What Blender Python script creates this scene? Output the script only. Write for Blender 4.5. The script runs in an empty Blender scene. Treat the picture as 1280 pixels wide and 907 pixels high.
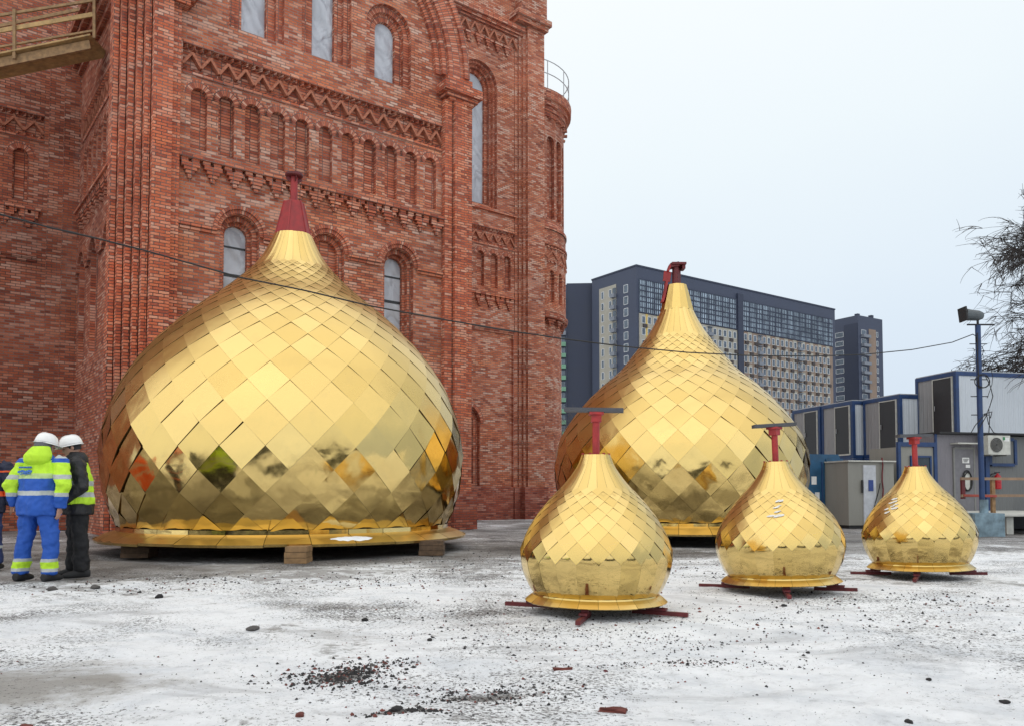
import bpy, bmesh, math, random
from math import sin, cos, pi, radians, sqrt, atan2, tan
from mathutils import Vector, Matrix, noise
from mathutils.geometry import tessellate_polygon

random.seed(7)
scene = bpy.context.scene
COL = scene.collection
PXF = 1005.0          # focal length in pixels of a 1280 wide picture
TH = math.atan(0.042)
CAMH = 1.06
HOR = 617.0
PPY = HOR - PXF * tan(TH)


def ray(px, py):
    cx = (px - 640) / PXF
    cz = -(py - PPY) / PXF
    return Vector((cx, cos(TH) - cz * sin(TH), sin(TH) + cz * cos(TH)))


def at(px, py, Y):
    r = ray(px, py)
    return Vector((0, 0, CAMH)) + r * (Y / r.y)


def gpt(px, py, z=0.0):
    r = ray(px, py)
    return Vector((0, 0, CAMH)) + r * ((z - CAMH) / r.z)


# ------------------------------------------------------------------ mesh builder
class MB:
    def __init__(s):
        s.v = []; s.f = []; s.uv = []; s.mi = []; s.sm = []; s.col = []

    def face(s, pts, uv=None, mi=0, sm=False, col=0.5):
        i = len(s.v)
        pts = [Vector(p) for p in pts]
        s.v.extend(pts)
        s.f.append(tuple(range(i, i + len(pts))))
        if uv is None:
            n = Vector((0, 0, 0))
            for k in range(len(pts)):
                a, b = pts[k], pts[(k + 1) % len(pts)]
                n += Vector(((a.y - b.y) * (a.z + b.z), (a.z - b.z) * (a.x + b.x), (a.x - b.x) * (a.y + b.y)))
            if n.length > 0:
                n.normalize()
            if abs(n.z) > 0.8:
                uv = [(p.x, p.y) for p in pts]
            else:
                t = Vector((-n.y, n.x, 0))
                if t.length < 1e-6:
                    t = Vector((1, 0, 0))
                t.normalize()
                if abs(t.x) > 0.9: t = Vector((1, 0, 0))
                uv = [(p.dot(t), p.z) for p in pts]
        s.uv.append(uv); s.mi.append(mi); s.sm.append(sm); s.col.append(col)

    def box(s, x0, x1, y0, y1, z0, z1, mi=0, M=None):
        c = [Vector((x, y, z)) for z in (z0, z1) for y in (y0, y1) for x in (x0, x1)]
        if M is not None:
            c = [M @ p for p in c]
        for q in ((0, 1, 5, 4), (1, 3, 7, 5), (3, 2, 6, 7), (2, 0, 4, 6), (4, 5, 7, 6), (0, 2, 3, 1)):
            s.face([c[k] for k in q], mi=mi)

    def obox(s, c, ax, ay, az, hx, hy, hz, mi=0):
        """oriented box; ax, ay, az unit vectors"""
        M = Matrix.Identity(4)
        for k, a in enumerate((ax, ay, az)):
            for r in range(3):
                M[r][k] = a[r]
        M.translation = Vector(c)
        s.box(-hx, hx, -hy, hy, -hz, hz, mi, M)

    def bar(s, a, b, w, h, mi=0, up=Vector((0, 0, 1))):
        a, b = Vector(a), Vector(b)
        d = (b - a); L = d.length; d.normalize()
        if abs(d.dot(up)) > 0.99:
            up = Vector((0, 1, 0))
        sx = d.cross(up).normalized(); sz = sx.cross(d).normalized()
        s.obox((a + b) / 2, d, sx, sz, L / 2, w / 2, h / 2, mi)

    def tube(s, pts, r, n=8, mi=0, sm=True, cap=True):
        pts = [Vector(p) for p in pts]
        rs = r if isinstance(r, (list, tuple)) else [r] * len(pts)
        rings = []
        ref = Vector((0.3, 0.2, 1)).normalized()
        for i, p in enumerate(pts):
            d = (pts[min(i + 1, len(pts) - 1)] - pts[max(i - 1, 0)])
            if d.length < 1e-9: d = Vector((0, 0, 1))
            d.normalize()
            a = d.cross(ref)
            if a.length < 1e-3: a = d.cross(Vector((1, 0, 0)))
            a.normalize(); b = d.cross(a)
            rings.append([p + (a * cos(2 * pi * k / n) + b * sin(2 * pi * k / n)) * rs[i] for k in range(n)])
        for i in range(len(rings) - 1):
            for k in range(n):
                k2 = (k + 1) % n
                s.face([rings[i][k], rings[i][k2], rings[i + 1][k2], rings[i + 1][k]], mi=mi, sm=sm)
        if cap:
            s.face(rings[0][::-1], mi=mi); s.face(rings[-1], mi=mi)

    def lathe(s, prof, n=32, c=(0, 0, 0), mi=0, sm=True, a0=0.0, a1=2 * pi):
        c = Vector(c)
        for i in range(len(prof) - 1):
            for k in range(n):
                t0 = a0 + (a1 - a0) * k / n; t1 = a0 + (a1 - a0) * (k + 1) / n
                (r0, z0), (r1, z1) = prof[i], prof[i + 1]
                P = [c + Vector((r * cos(t), r * sin(t), z)) for r, z, t in ((r0, z0, t0), (r0, z0, t1), (r1, z1, t1), (r1, z1, t0))]
                rm = max(r0, r1)
                uv = [(t * rm, z) for t, z in ((t0, z0), (t1, z0), (t1, z1), (t0, z1))]
                if r0 < 1e-6: P = [P[0], P[2], P[3]]; uv = [uv[0], uv[2], uv[3]]
                elif r1 < 1e-6: P = P[:3]; uv = uv[:3]
                s.face(P, uv=uv, mi=mi, sm=sm)

    def loft(s, rings, n=20, mi=0, sm=True):
        """rings: (centre, axis_u, axis_v) vectors of the ellipse"""
        R = []
        for c, u, v in rings:
            c, u, v = Vector(c), Vector(u), Vector(v)
            R.append([c + u * cos(2 * pi * k / n) + v * sin(2 * pi * k / n) for k in range(n)])
        for i in range(len(R) - 1):
            for k in range(n):
                k2 = (k + 1) % n
                s.face([R[i][k], R[i][k2], R[i + 1][k2], R[i + 1][k]], mi=mi, sm=sm)
        s.face(R[0][::-1], mi=mi, sm=sm); s.face(R[-1], mi=mi, sm=sm)

    def build(s, name, mats, parent=None, weld=False, colattr=False):
        me = bpy.data.meshes.new(name)
        me.from_pydata([tuple(p) for p in s.v], [], s.f)
        if not isinstance(mats, (list, tuple)): mats = [mats]
        for m in mats: me.materials.append(m)
        ul = me.uv_layers.new(name='UVMap')
        flat = [c for f in s.uv for p in f for c in p]
        ul.data.foreach_set('uv', flat)
        me.polygons.foreach_set('material_index', s.mi)
        me.polygons.foreach_set('use_smooth', s.sm)
        if colattr:
            at_ = me.attributes.new('tone', 'FLOAT', 'FACE')
            at_.data.foreach_set('value', s.col)
        if weld:
            bm = bmesh.new(); bm.from_mesh(me)
            bmesh.ops.remove_doubles(bm, verts=bm.verts, dist=1e-5)
            bmesh.ops.recalc_face_normals(bm, faces=bm.faces)
            bm.to_mesh(me); bm.free()
        o = bpy.data.objects.new(name, me)
        COL.objects.link(o)
        if parent is not None: o.parent = parent
        return o


def build_each(mb, name, mats, parent, per=6):
    """one object for every run of `per` faces (one box)"""
    for i in range(0, len(mb.f), per):
        m = MB()
        for k in range(i, min(i + per, len(mb.f))):
            m.face([mb.v[q] for q in mb.f[k]], uv=mb.uv[k], mi=mb.mi[k], sm=mb.sm[k])
        m.build(name, mats, parent)


def tag(o, label=None, cat=None, group=None, kind=None):
    if label: o['label'] = label
    if cat: o['category'] = cat
    if group: o['group'] = group
    if kind: o['kind'] = kind
    return o


def empty(name, loc=(0, 0, 0), rz=0.0, label=None, cat=None, group=None):
    o = bpy.data.objects.new(name, None); COL.objects.link(o)
    o.empty_display_size = 0.3
    o.location = loc; o.rotation_euler = (0, 0, rz)
    return tag(o, label, cat, group)


def copy_tree(o, parent=None):
    c = o.copy(); COL.objects.link(c)
    if parent is not None: c.parent = parent
    for ch in list(o.children):
        copy_tree(ch, c)
    return c


# ------------------------------------------------------------------ materials
class NT:
    def __init__(s, name):
        s.m = bpy.data.materials.new(name); s.m.use_nodes = True
        s.t = s.m.node_tree; s.t.nodes.clear()
        s.out = s.n('ShaderNodeOutputMaterial'); s.b = s.n('ShaderNodeBsdfPrincipled')
        s.l(s.b.outputs[0], s.out.inputs[0])

    def n(s, typ, **kw):
        nd = s.t.nodes.new(typ)
        for k, v in kw.items(): setattr(nd, k, v)
        return nd

    def l(s, a, b): s.t.links.new(a, b)

    def set(s, **kw):
        for k, v in kw.items():
            i = s.b.inputs[k.replace('_', ' ')]
            if hasattr(v, 'is_output'): s.l(v, i)
            elif k.endswith('Color') and len(v) == 3: i.default_value = (*v, 1)
            else: i.default_value = v
        return s.m

    def coord(s, which='Object'):
        return s.n('ShaderNodeTexCoord').outputs[which]

    def mapping(s, vec, scale=(1, 1, 1), loc=(0, 0, 0)):
        m = s.n('ShaderNodeMapping'); s.l(vec, m.inputs[0])
        m.inputs['Scale'].default_value = scale; m.inputs['Location'].default_value = loc
        return m.outputs[0]

    def noise(s, vec, scale=5, detail=4, rough=0.55, dist=0.0, out=0):
        nd = s.n('ShaderNodeTexNoise'); s.l(vec, nd.inputs['Vector'])
        nd.inputs['Scale'].default_value = scale; nd.inputs['Detail'].default_value = detail
        nd.inputs['Roughness'].default_value = rough; nd.inputs['Distortion'].default_value = dist
        return nd.outputs[out]

    def ramp(s, fac, stops, interp='LINEAR'):
        r = s.n('ShaderNodeValToRGB'); s.l(fac, r.inputs[0])
        cr = r.color_ramp; cr.interpolation = interp
        while len(cr.elements) < len(stops): cr.elements.new(0.5)
        for e, (p, c) in zip(cr.elements, stops):
            e.position = p
            e.color = (c, c, c, 1) if isinstance(c, (int, float)) else (*c, 1)
        return r.outputs[0]

    def mix(s, fac, a, b, blend='MIX'):
        m = s.n('ShaderNodeMix', data_type='RGBA', blend_type=blend)
        for sock, v in ((m.inputs[0], fac), (m.inputs[6], a), (m.inputs[7], b)):
            if hasattr(v, 'is_output'): s.l(v, sock)
            elif isinstance(v, (int, float)): sock.default_value = v if sock == m.inputs[0] else (v, v, v, 1)
            else: sock.default_value = (*v, 1)
        return m.outputs[2]

    def math(s, op, a, b=None):
        m = s.n('ShaderNodeMath', operation=op)
        for k, v in enumerate((a, b)):
            if v is None: continue
            if hasattr(v, 'is_output'): s.l(v, m.inputs[k])
            else: m.inputs[k].default_value = v
        return m.outputs[0]

    def bump(s, h, strength=0.3, dist=0.01, prev=None):
        b = s.n('ShaderNodeBump'); s.l(h, b.inputs['Height'])
        b.inputs['Strength'].default_value = strength; b.inputs['Distance'].default_value = dist
        if prev is not None: s.l(prev, b.inputs['Normal'])
        s.l(b.outputs[0], s.b.inputs['Normal'])
        return b.outputs[0]


def brick_mat(name, gain, mortar, frost=0.5, offset=0.5, bw=0.255, rh=0.077, seed=0.0, hue=(1, 1, 1)):
    t = NT(name)
    uv = t.mapping(t.coord('UV'), loc=(seed, seed * 0.3, 0))
    ob = t.coord('Object')
    n = t.n('ShaderNodeTexBrick'); t.l(uv, n.inputs['Vector'])
    n.offset = offset; n.inputs['Scale'].default_value = 1
    n.inputs['Color1'].default_value = (0, 0, 0, 1); n.inputs['Color2'].default_value = (1, 1, 1, 1); n.inputs['Mortar'].default_value = (0, 0, 0, 1)
    n.inputs['Mortar Size'].default_value = 0.0095; n.inputs['Mortar Smooth'].default_value = 0.25
    n.inputs['Bias'].default_value = 0.0
    n.inputs['Brick Width'].default_value = bw; n.inputs['Row Height'].default_value = rh
    rnd = n.outputs['Color']
    g = lambda r, gg, b: (r * gain * hue[0], gg * gain * hue[1], b * gain * hue[2])
    col = t.ramp(rnd, [(0.0, g(0.22, 0.052, 0.030)), (0.12, g(0.33, 0.080, 0.041)), (0.5, g(0.43, 0.112, 0.050)), (0.85, g(0.49, 0.152, 0.070)), (1.0, g(0.52, 0.23, 0.14))])
    big = t.noise(t.mapping(ob, (0.35, 0.35, 0.5)), 1.0, 5, 0.62)
    col = t.mix(1.0, col, t.ramp(big, [(0.3, (0.68, 0.63, 0.62)), (0.5, (1.0, 0.98, 0.97)), (0.7, (1.26, 1.26, 1.28))]), 'MULTIPLY')
    fine = t.noise(uv, 30, 3, 0.7)
    col = t.mix(0.55, col, t.ramp(fine, [(0.3, 0.5), (0.7, 1.42)]), 'MULTIPLY')
    # pale bricks, salts and frost lying in level streaks
    st = t.noise(t.mapping(uv, (0.55, 1.5, 1)), 1.0, 6, 0.66)
    pat = t.ramp(st, [(0.40, 0.08), (0.60, 1.0)])
    rr = t.ramp(rnd, [(0.35, 0.0), (0.9, 0.85)])
    fz = t.math('MULTIPLY', t.math('MULTIPLY', pat, rr), frost)
    col = t.mix(fz, col, (0.60, 0.44, 0.37))
    mt = t.mix(t.ramp(t.noise(t.mapping(ob, (0.7, 0.7, 0.7), (4, 4, 4)), 0.8, 4, 0.6), [(0.38, 0.0), (0.68, 1.0)]), tuple(m * 0.38 for m in mortar), tuple(m * 1.5 for m in mortar))
    col = t.mix(n.outputs['Fac'], col, mt)
    sm = t.ramp(t.noise(t.mapping(ob, (1.1, 1.1, 0.5), (3, 1, 2)), 1.6, 6, 0.7), [(0.60, 0.0), (0.78, 0.22)])
    col = t.mix(sm, col, (0.42, 0.36, 0.34))
    t.bump(t.math('SUBTRACT', t.math('MULTIPLY', fine, 0.35), n.outputs['Fac']), 0.7, 0.012)
    return t.set(Base_Color=col, Roughness=0.9)


M = {}
M['brick'] = brick_mat('brick', 1.12, (0.20, 0.15, 0.13), 0.78, hue=(1.0, 1.05, 0.98))
M['brick_orange'] = brick_mat('brick_orange', 1.2, (0.12, 0.085, 0.075), 0.5, seed=0.37, hue=(1.08, 1.0, 0.92))
M['brick_shaded'] = brick_mat('brick_shaded', 0.95, (0.15, 0.11, 0.095), 0.5, seed=1.3, hue=(1, 1, 1))  # darker copy for the enclosed left walls; their shade is in the colour
M['brick_arch'] = brick_mat('brick_arch', 1.15, (0.13, 0.09, 0.08), 0.55, offset=0.0, seed=0.11)
M['brick_plinth'] = brick_mat('brick_plinth', 0.75, (0.16, 0.08, 0.07), 0.2, seed=2.1, hue=(1, 0.85, 0.95))


def simple(name, col, rough=0.6, metal=0.0, var=0.15, scale=6.0, bump=0.0, spec=0.5):
    t = NT(name)
    ob = t.coord('Object')
    nz = t.noise(ob, scale, 5, 0.6)
    c = t.mix(1.0, col, t.ramp(nz, [(0.25, 1 - var * 1.6), (0.75, 1 + var)]), 'MULTIPLY')
    if bump: t.bump(nz, bump, 0.01)
    t.b.inputs['Specular IOR Level'].default_value = spec
    return t.set(Base_Color=c, Roughness=t.ramp(nz, [(0.2, max(0, rough - 0.08)), (0.8, min(1, rough + 0.1))]), Metallic=metal)


def gold(name, rough, wav, wscale, dirt=0.25):
    t = NT(name)
    ob = t.coord('Object')
    a = t.n('ShaderNodeAttribute', attribute_name='tone')
    base = t.mix(a.outputs['Fac'], (0.655, 0.465, 0.160), (0.775, 0.565, 0.220))
    d = t.noise(ob, 3.2, 6, 0.7)
    base = t.mix(t.ramp(d, [(0.55, 0.0), (0.8, dirt)]), base, (0.50, 0.37, 0.17))
    w = t.noise(ob, wscale, 2, 0.45, 0.4)
    b1 = t.bump(w, 0.5, wav)
    f = t.noise(ob, wscale * 9, 3, 0.5)
    t.bump(f, 0.25, wav * 0.035, b1)
    # frost and film dull the faces that look up
    sx = t.n('ShaderNodeSeparateXYZ'); t.l(t.coord('Normal'), sx.inputs[0])
    up = t.ramp(sx.outputs[2], [(0.05, 0.0), (0.45, 1.0)])
    r = t.math('ADD', t.ramp(t.noise(ob, 6, 5, 0.7), [(0.3, rough), (0.75, rough + 0.08)]), t.math('MULTIPLY', up, 0.20))
    return t.set(Base_Color=base, Metallic=1.0, Roughness=r)


M['gold_big'] = gold('gilded_sheet', 0.075, 0.012, 2.4)
M['gold_small'] = gold('gilded_sheet_fine', 0.08, 0.004, 7.0)
M['seam'] = simple('dark_seam', (0.085, 0.05, 0.018), 0.6, 0.3)
M['fold'] = simple('folded_edge', (0.075, 0.043, 0.013), 0.5, 0.5)
M['red_paint'] = simple('red_oxide_paint', (0.30, 0.018, 0.020), 0.5, 0, 0.25, 8)
M['red_bright'] = simple('red_primer', (0.36, 0.022, 0.022), 0.45, 0, 0.25, 14)
M['red_dark'] = simple('dark_red_steel', (0.13, 0.014, 0.018), 0.55, 0, 0.35, 12)
M['grey_plank'] = simple('grey_steel_plank', (0.07, 0.072, 0.082), 0.6, 0, 0.2, 10)
M['white_film'] = simple('peeling_white_film', (0.75, 0.73, 0.68), 0.7, 0, 0.15, 30)
M['snow'] = simple('snow', (0.82, 0.84, 0.87), 0.7, 0, 0.06, 12, 0.3)
M['terracotta'] = simple('moulded_brick', (0.40, 0.145, 0.085), 0.9, 0, 0.3, 14)
M['timber'] = simple('raw_timber', (0.30, 0.18, 0.085), 0.75, 0, 0.3, 9)
M['timber_dark'] = simple('damp_timber', (0.12, 0.075, 0.045), 0.85, 0, 0.4, 14)
M['timber_pale'] = simple('scaffold_board', (0.42, 0.27, 0.115), 0.75, 0, 0.3, 5)
M['black'] = simple('black_rubber', (0.018, 0.018, 0.02), 0.7)
M['cable'] = simple('black_cable', (0.012, 0.012, 0.013), 0.6)
M['steel'] = simple('galvanised_steel', (0.42, 0.44, 0.46), 0.5, 0.6)


def plastic_sheet():
    t = NT('plastic_sheet'); ob = t.coord('Object')
    w = t.noise(t.mapping(ob, (1.3, 1.3, 0.8)), 1.5, 2, 0.4, 1.2)
    v = t.n('ShaderNodeTexWave'); t.l(t.mapping(ob, (1.4, 1.4, 1.1)), v.inputs['Vector'])
    v.bands_direction = 'DIAGONAL'
    v.inputs['Scale'].default_value = 0.55; v.inputs['Distortion'].default_value = 3.5; v.inputs['Detail'].default_value = 1.5; v.inputs['Detail Scale'].default_value = 1.2
    h = t.math('ADD', w, t.math('MULTIPLY', v.outputs['Fac'], 0.45))
    t.bump(h, 1.0, 0.16)
    return t.set(Base_Color=t.mix(w, (0.36, 0.38, 0.425), (0.52, 0.54, 0.59)), Roughness=0.32)


M['plastic'] = plastic_sheet()
M['dark_frame'] = simple('dark_window_frame', (0.02, 0.022, 0.026), 0.5)
# ------------------------------------------------------------------ the brick church
CH_A = radians(37.7)
church = empty('brick_church', (-1.27, 24.5, 0), CH_A,
               'tall red brick church with arched windows and zigzag friezes behind the big gilded dome', 'church')


def fmap(x0, y0):      # wall facing the camera side (local -Y); c = depth inwards
    return lambda a, b, c: Vector((x0 + a, y0 + c, b))


def smap(x0):          # wall facing local -X; a runs along local y
    return lambda a, b, c: Vector((x0 + c, a, b))


def archc(cx, z0, zs, r, n=14):
    p = [(cx - r, z0), (cx + r, z0)]
    p += [(cx + r * cos(pi * k / n), zs + r * sin(pi * k / n)) for k in range(n + 1)]
    return p


def rectc(x0, x1, z0, z1): return [(x0, z0), (x1, z0), (x1, z1), (x0, z1)]


def panel(mb, mp, outer, holes, c=0.0, mi=0):
    loops = [[Vector((a, b, 0)) for a, b in L] for L in [outer] + holes]
    flat = [p for L in loops for p in L]
    for tri in tessellate_polygon(loops):
        q = [flat[k] for k in tri]
        mb.face([mp(p.x, p.y, c) for p in q], uv=[(p.x, p.y) for p in q], mi=mi)


def reveal(mb, mp, con, c0, c1, mi=0):
    n = len(con)
    for k in range(n):
        (a0, b0), (a1, b1) = con[k], con[(k + 1) % n]
        L = sqrt((a1 - a0) ** 2 + (b1 - b0) ** 2)
        if L < 1e-6: continue
        if abs(b1 - b0) > abs(a1 - a0):
            uv = [(c0, b0), (c0, b1), (c1, b1), (c1, b0)]
        else:
            uv = [(c0, a0), (c0, a1), (c1, a1), (c1, a0)]
        mb.face([mp(a0, b0, c0), mp(a1, b1, c0), mp(a1, b1, c1), mp(a0, b0, c1)], uv=uv, mi=mi)


def ringface(mb, mp, o, i, c, mi=0, arch_from=2):
    n = len(o)
    for k in range(1, n):
        k2 = (k + 1) % n
        P = [o[k], o[k2], i[k2], i[k]]
        if 2 <= k < n - 1:
            r0 = 0.0; w = sqrt((o[k][0] - i[k][0]) ** 2 + (o[k][1] - i[k][1]) ** 2)
            seg = sqrt((o[k][0] - o[k2][0]) ** 2 + (o[k][1] - o[k2][1]) ** 2)
            uv = [(w, k * seg), (w, (k + 1) * seg), (0, (k + 1) * seg), (0, k * seg)]
        else:
            uv = P
        mb.face([mp(a, b, c) for a, b in P], uv=uv, mi=mi)
    # sill strip
    P = [o[0], o[1], i[1], i[0]]
    mb.face([mp(a, b, c) for a, b in P], uv=P, mi=mi)


def arcband(mb, mp, cx, zs, r0, r1, c, d, n=18, a0=0.0, a1=pi, mi=0):
    """raised arch band between radii r0 and r1, front at depth c, back at depth d"""
    for k in range(n):
        t0 = a0 + (a1 - a0) * k / n; t1 = a0 + (a1 - a0) * (k + 1) / n
        q = lambda r, t: (cx + r * cos(t), zs + r * sin(t))
        i0, i1, o0, o1 = q(r0, t0), q(r0, t1), q(r1, t0), q(r1, t1)
        rm = r1
        mb.face([mp(*i0, c), mp(*o0, c), mp(*o1, c), mp(*i1, c)], uv=[(0, t0 * rm), (r1 - r0, t0 * rm), (r1 - r0, t1 * rm), (0, t1 * rm)], mi=mi)
        mb.face([mp(*o0, c), mp(*o0, d), mp(*o1, d), mp(*o1, c)], uv=[(0, t0 * rm), (d - c, t0 * rm), (d - c, t1 * rm), (0, t1 * rm)], mi=mi)
        mb.face([mp(*i0, c), mp(*i0, d), mp(*i1, d), mp(*i1, c)], uv=[(0, t0 * rm), (d - c, t0 * rm), (d - c, t1 * rm), (0, t1 * rm)], mi=mi)
        if k == 0: mb.face([mp(*i0, c), mp(*o0, c), mp(*o0, d), mp(*i0, d)], mi=mi)
        if k == n - 1: mb.face([mp(*i1, c), mp(*o1, c), mp(*o1, d), mp(*i1, d)], mi=mi)


def mbox(mb, mp, a0, a1, b0, b1, c0, c1, mi=0):
    P = {}
    for i, a in enumerate((a0, a1)):
        for j, b in enumerate((b0, b1)):
            for k, c in enumerate((c0, c1)):
                P[i, j, k] = mp(a, b, c)
    fs = [((0, 0, 0), (1, 0, 0), (1, 1, 0), (0, 1, 0)), ((0, 0, 1), (1, 0, 1), (1, 1, 1), (0, 1, 1)), ((0, 0, 0), (0, 0, 1), (0, 1, 1), (0, 1, 0)),
          ((1, 0, 0), (1, 0, 1), (1, 1, 1), (1, 1, 0)), ((0, 0, 0), (1, 0, 0), (1, 0, 1), (0, 0, 1)), ((0, 1, 0), (1, 1, 0), (1, 1, 1), (0, 1, 1))]
    for f in fs: mb.face([P[q] for q in f], mi=mi)


def window(mp, cx, z0, zs, steps, name='window', bars=True):
    """steps: (radius, depth) from the outside in; last one carries the sheet"""
    mb = MB()
    cons = [archc(cx, z0 + 0.10 * i, zs, r) for i, (r, d) in enumerate(steps)]
    prev = 0.0 if len(steps[0]) < 3 else steps[0][2]
    for i, st in enumerate(steps):
        r, d = st[0], st[1]
        reveal(mb, mp, cons[i], prev, d)
        if i + 1 < len(steps): ringface(mb, mp, cons[i], cons[i + 1], d)
        prev = d
    w = mb.build(name, M['brick_arch'], church)
    pm = MB(); panel(pm, mp, cons[-1], [], prev - 0.03)
    pm.build('plastic_sheet', M['plastic'], w)
    if bars:
        fm = MB(); r = steps[-1][0]; dd = prev - 0.045
        mbox(fm, mp, cx - r, cx + r, zs - 0.27, zs - 0.22, dd, dd + 0.01)
        mbox(fm, mp, cx - r, cx + r, zs - 1.02, zs - 0.94, dd, dd + 0.01)
        mbox(fm, mp, cx - r, cx + r, zs - 2.0, zs - 1.94, dd, dd + 0.01)
        build_each(fm, 'sash_bar', M['dark_frame'], w)
    return cons[0]


def niche(mp, cx, z0, zs, r, d=0.16):
    mb = MB(); con = archc(cx, z0, zs, r, 10)
    reveal(mb, mp, con, 0, d); panel(mb, mp, con, [], d)
    arcband(mb, mp, cx, zs, r + 0.004, r + 0.20, -0.012, 0.02, 9)
    mb.build('blind_niche', M['brick_arch'], church)
    return con


def zigzag(mp, a0, a1, zb, zt, n, d=0.14, dent=0.19):
    """a sunk band with dentils above and below and a raised zigzag of bricks"""
    con = rectc(a0, a1, zb, zt)
    mb = MB(); reveal(mb, mp, con, 0, d); panel(mb, mp, con, [], d)
    h0, h1 = zb + 0.17, zt - 0.19
    p = (a1 - a0) / n
    t = 0.032
    for k in range(n):
        for s in (0, 1):
            xa = a0 + p * k + (p / 2 if s else 0); xb = xa + p / 2
            ya, yb = (h0, h1) if not s else (h1, h0)
            dx, dy = xb - xa, yb - ya; L = sqrt(dx * dx + dy * dy); nx, ny = -dy / L * t, dx / L * t
            q = [(xa - nx, ya - ny), (xb - nx, yb - ny), (xb + nx, yb + ny), (xa + nx, ya + ny)]
            cf = -0.015 - 0.004 * s
            mb.face([mp(a, b, cf) for a, b in q], uv=[(0, 0.01), (L, 0.01), (L, 0.07), (0, 0.07)], mi=1)
            for i in range(4):
                u, v = q[i], q[(i + 1) % 4]
                mb.face([mp(*u, cf), mp(*v, cf), mp(*v, d), mp(*u, d)], mi=1)
    for z0, z1 in ((zt - 0.10, zt - 0.003), (zb + 0.003, zb + 0.10)):
        nd = max(3, int((a1 - a0) / dent)); q = (a1 - a0) / nd
        for k in range(nd):
            xm = a0 + (k + 0.5) * q; hw = q * 0.36
            A = [(xm - hw, d), (xm, -0.03), (xm + hw, d)]
            for i in range(2):
                u, v = A[i], A[i + 1]
                mb.face([mp(u[0], z0, u[1]), mp(v[0], z0, v[1]), mp(v[0], z1, v[1]), mp(u[0], z1, u[1])])
            mb.face([mp(a, z0, c) for a, c in A]); mb.face([mp(a, z1, c) for a, c in A])
    mbox(mb, mp, a0, a1, zt + 0.002, zt + 0.075, -0.03, 0.02)
    mbox(mb, mp, a0, a1, zb - 0.077, zb - 0.002, -0.03, 0.02)
    mb.build('zigzag_frieze', [M['brick_arch'], M['terracotta']], church)
    return con


def corbels(mp, a0, a1, zt, n, out=0.14):
    mb = MB()
    mbox(mb, mp, a0, a1, zt - 0.09, zt, -out - 0.05, 0.0)
    nd = int((a1 - a0) / 0.26); q = (a1 - a0) / nd
    for k in range(nd):
        mbox(mb, mp, a0 + k * q + 0.04, a0 + k * q + q - 0.05, zt - 0.19, zt - 0.091, -out, 0.0)
    p = (a1 - a0) / n
    for k in range(n):
        c = a0 + (k + 0.5) * p
        for (w, za, zb, o) in ((0.80, 0.29, 0.191, 1.0), (0.56, 0.38, 0.291, 0.9), (0.38, 0.47, 0.381, 0.75), (0.2, 0.57, 0.471, 0.6)):
            mbox(mb, mp, c - w * p / 2, c + w * p / 2, zt - za, zt - zb, -out * o, 0.0)
    mb.build('corbel_course', M['brick_arch'], church)


def moulding(mb, mp, pts):
    for a0, a1, z0, z1, o in pts: mbox(mb, mp, a0, a1, z0, z1, -o, 0.0)


Z1, Z2, Z3 = 13.1, 9.44, 7.72
# ---- main block, front
F = fmap(0, 0.3)
holes = [zigzag(F, -8.5, -0.86, 11.58, 12.27, 17)]
for k in range(11):
    cx = -8.09 + k * 0.681
    holes.append(niche(F, cx, 9.66, 11.02, 0.2))
for cx in (-7.02, -2.36):
    holes.append(window(F, cx, 4.9, 7.72, [(0.50, 0.16), (0.38, 0.32), (0.30, 0.48)]))
holes.append(None)
bn = MB(); con = archc(-4.6, 4.9, 7.72, 0.50); reveal(bn, F, con, 0, 0.16); con2 = archc(-4.6, 5.0, 7.72, 0.36)
ringface(bn, F, con, con2, 0.16); reveal(bn, F, con2, 0.16, 0.3); panel(bn, F, con2, [], 0.3)
bn.build('blind_window', M['brick_arch'], church)
holes[-1] = con
mb = MB(); panel(mb, F, rectc(-8.6, -0.8, 0, Z1), holes); mb.build('front_wall', M['brick'], church)
corbels(F, -8.58, -0.82, Z2, 14)
mb = MB()
for cx in (-7.02, -4.6, -2.36):
    arcband(mb, F, cx, 7.74, 0.505, 0.69, -0.05, 0.0)
    arcband(mb, F, cx, 7.74, 0.605, 0.692, -0.10, -0.052)
for a0, a1 in ((-8.58, -7.63), (-6.41, -5.21), (-3.99, -2.97), (-1.75, -0.82)):
    moulding(mb, F, ((a0, a1, 7.60, 7.68, 0.06), (a0, a1, 7.682, 7.76, 0.11)))
mb.build('impost_moulding', M['brick_arch'], church)
# tympanum under the great arch
T = fmap(0, 0.42)
cx0, zc = -4.65, 13.9
holes = []
for cx, zs in ((-6.6, 14.75), (-4.62, 16.1), (-2.66, 14.75)):
    holes.append(window(T, cx, Z1 + 0.02, zs, [(0.74, 0.14), (0.56, 0.26), (0.335, 0.42)], bars=False))
out = [(cx0 - 3.9, Z1), (cx0 + 3.9, Z1), (cx0 + 3.9, zc)] + [(cx0 + 3.9 * cos(pi * k / 24), zc + 3.9 * sin(pi * k / 24)) for k in range(25)][1:]
mb = MB(); panel(mb, T, out, holes); mb.build('tympanum', M['brick'], church)
mb = MB()
for k in range(1):
    mb.face([F(-8.6, Z1, 0), F(-0.8, Z1, 0), F(-0.8, Z1 + 0.05, 0.14), F(-8.6, Z1 + 0.05, 0.14)])
mb.build('ledge', M['brick'], church)
mb = MB()
arcband(mb, T, cx0, zc, 3.55, 3.72, -0.12, 0.02, 40)
arcband(mb, T, cx0, zc, 3.722, 3.9, -0.24, 0.02, 40)
arcband(mb, T, cx0, zc, 3.902, 4.56, -0.34, 0.3, 40)
arcband(mb, T, cx0, zc, 4.42, 4.60, -0.42, -0.342, 40)
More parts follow.
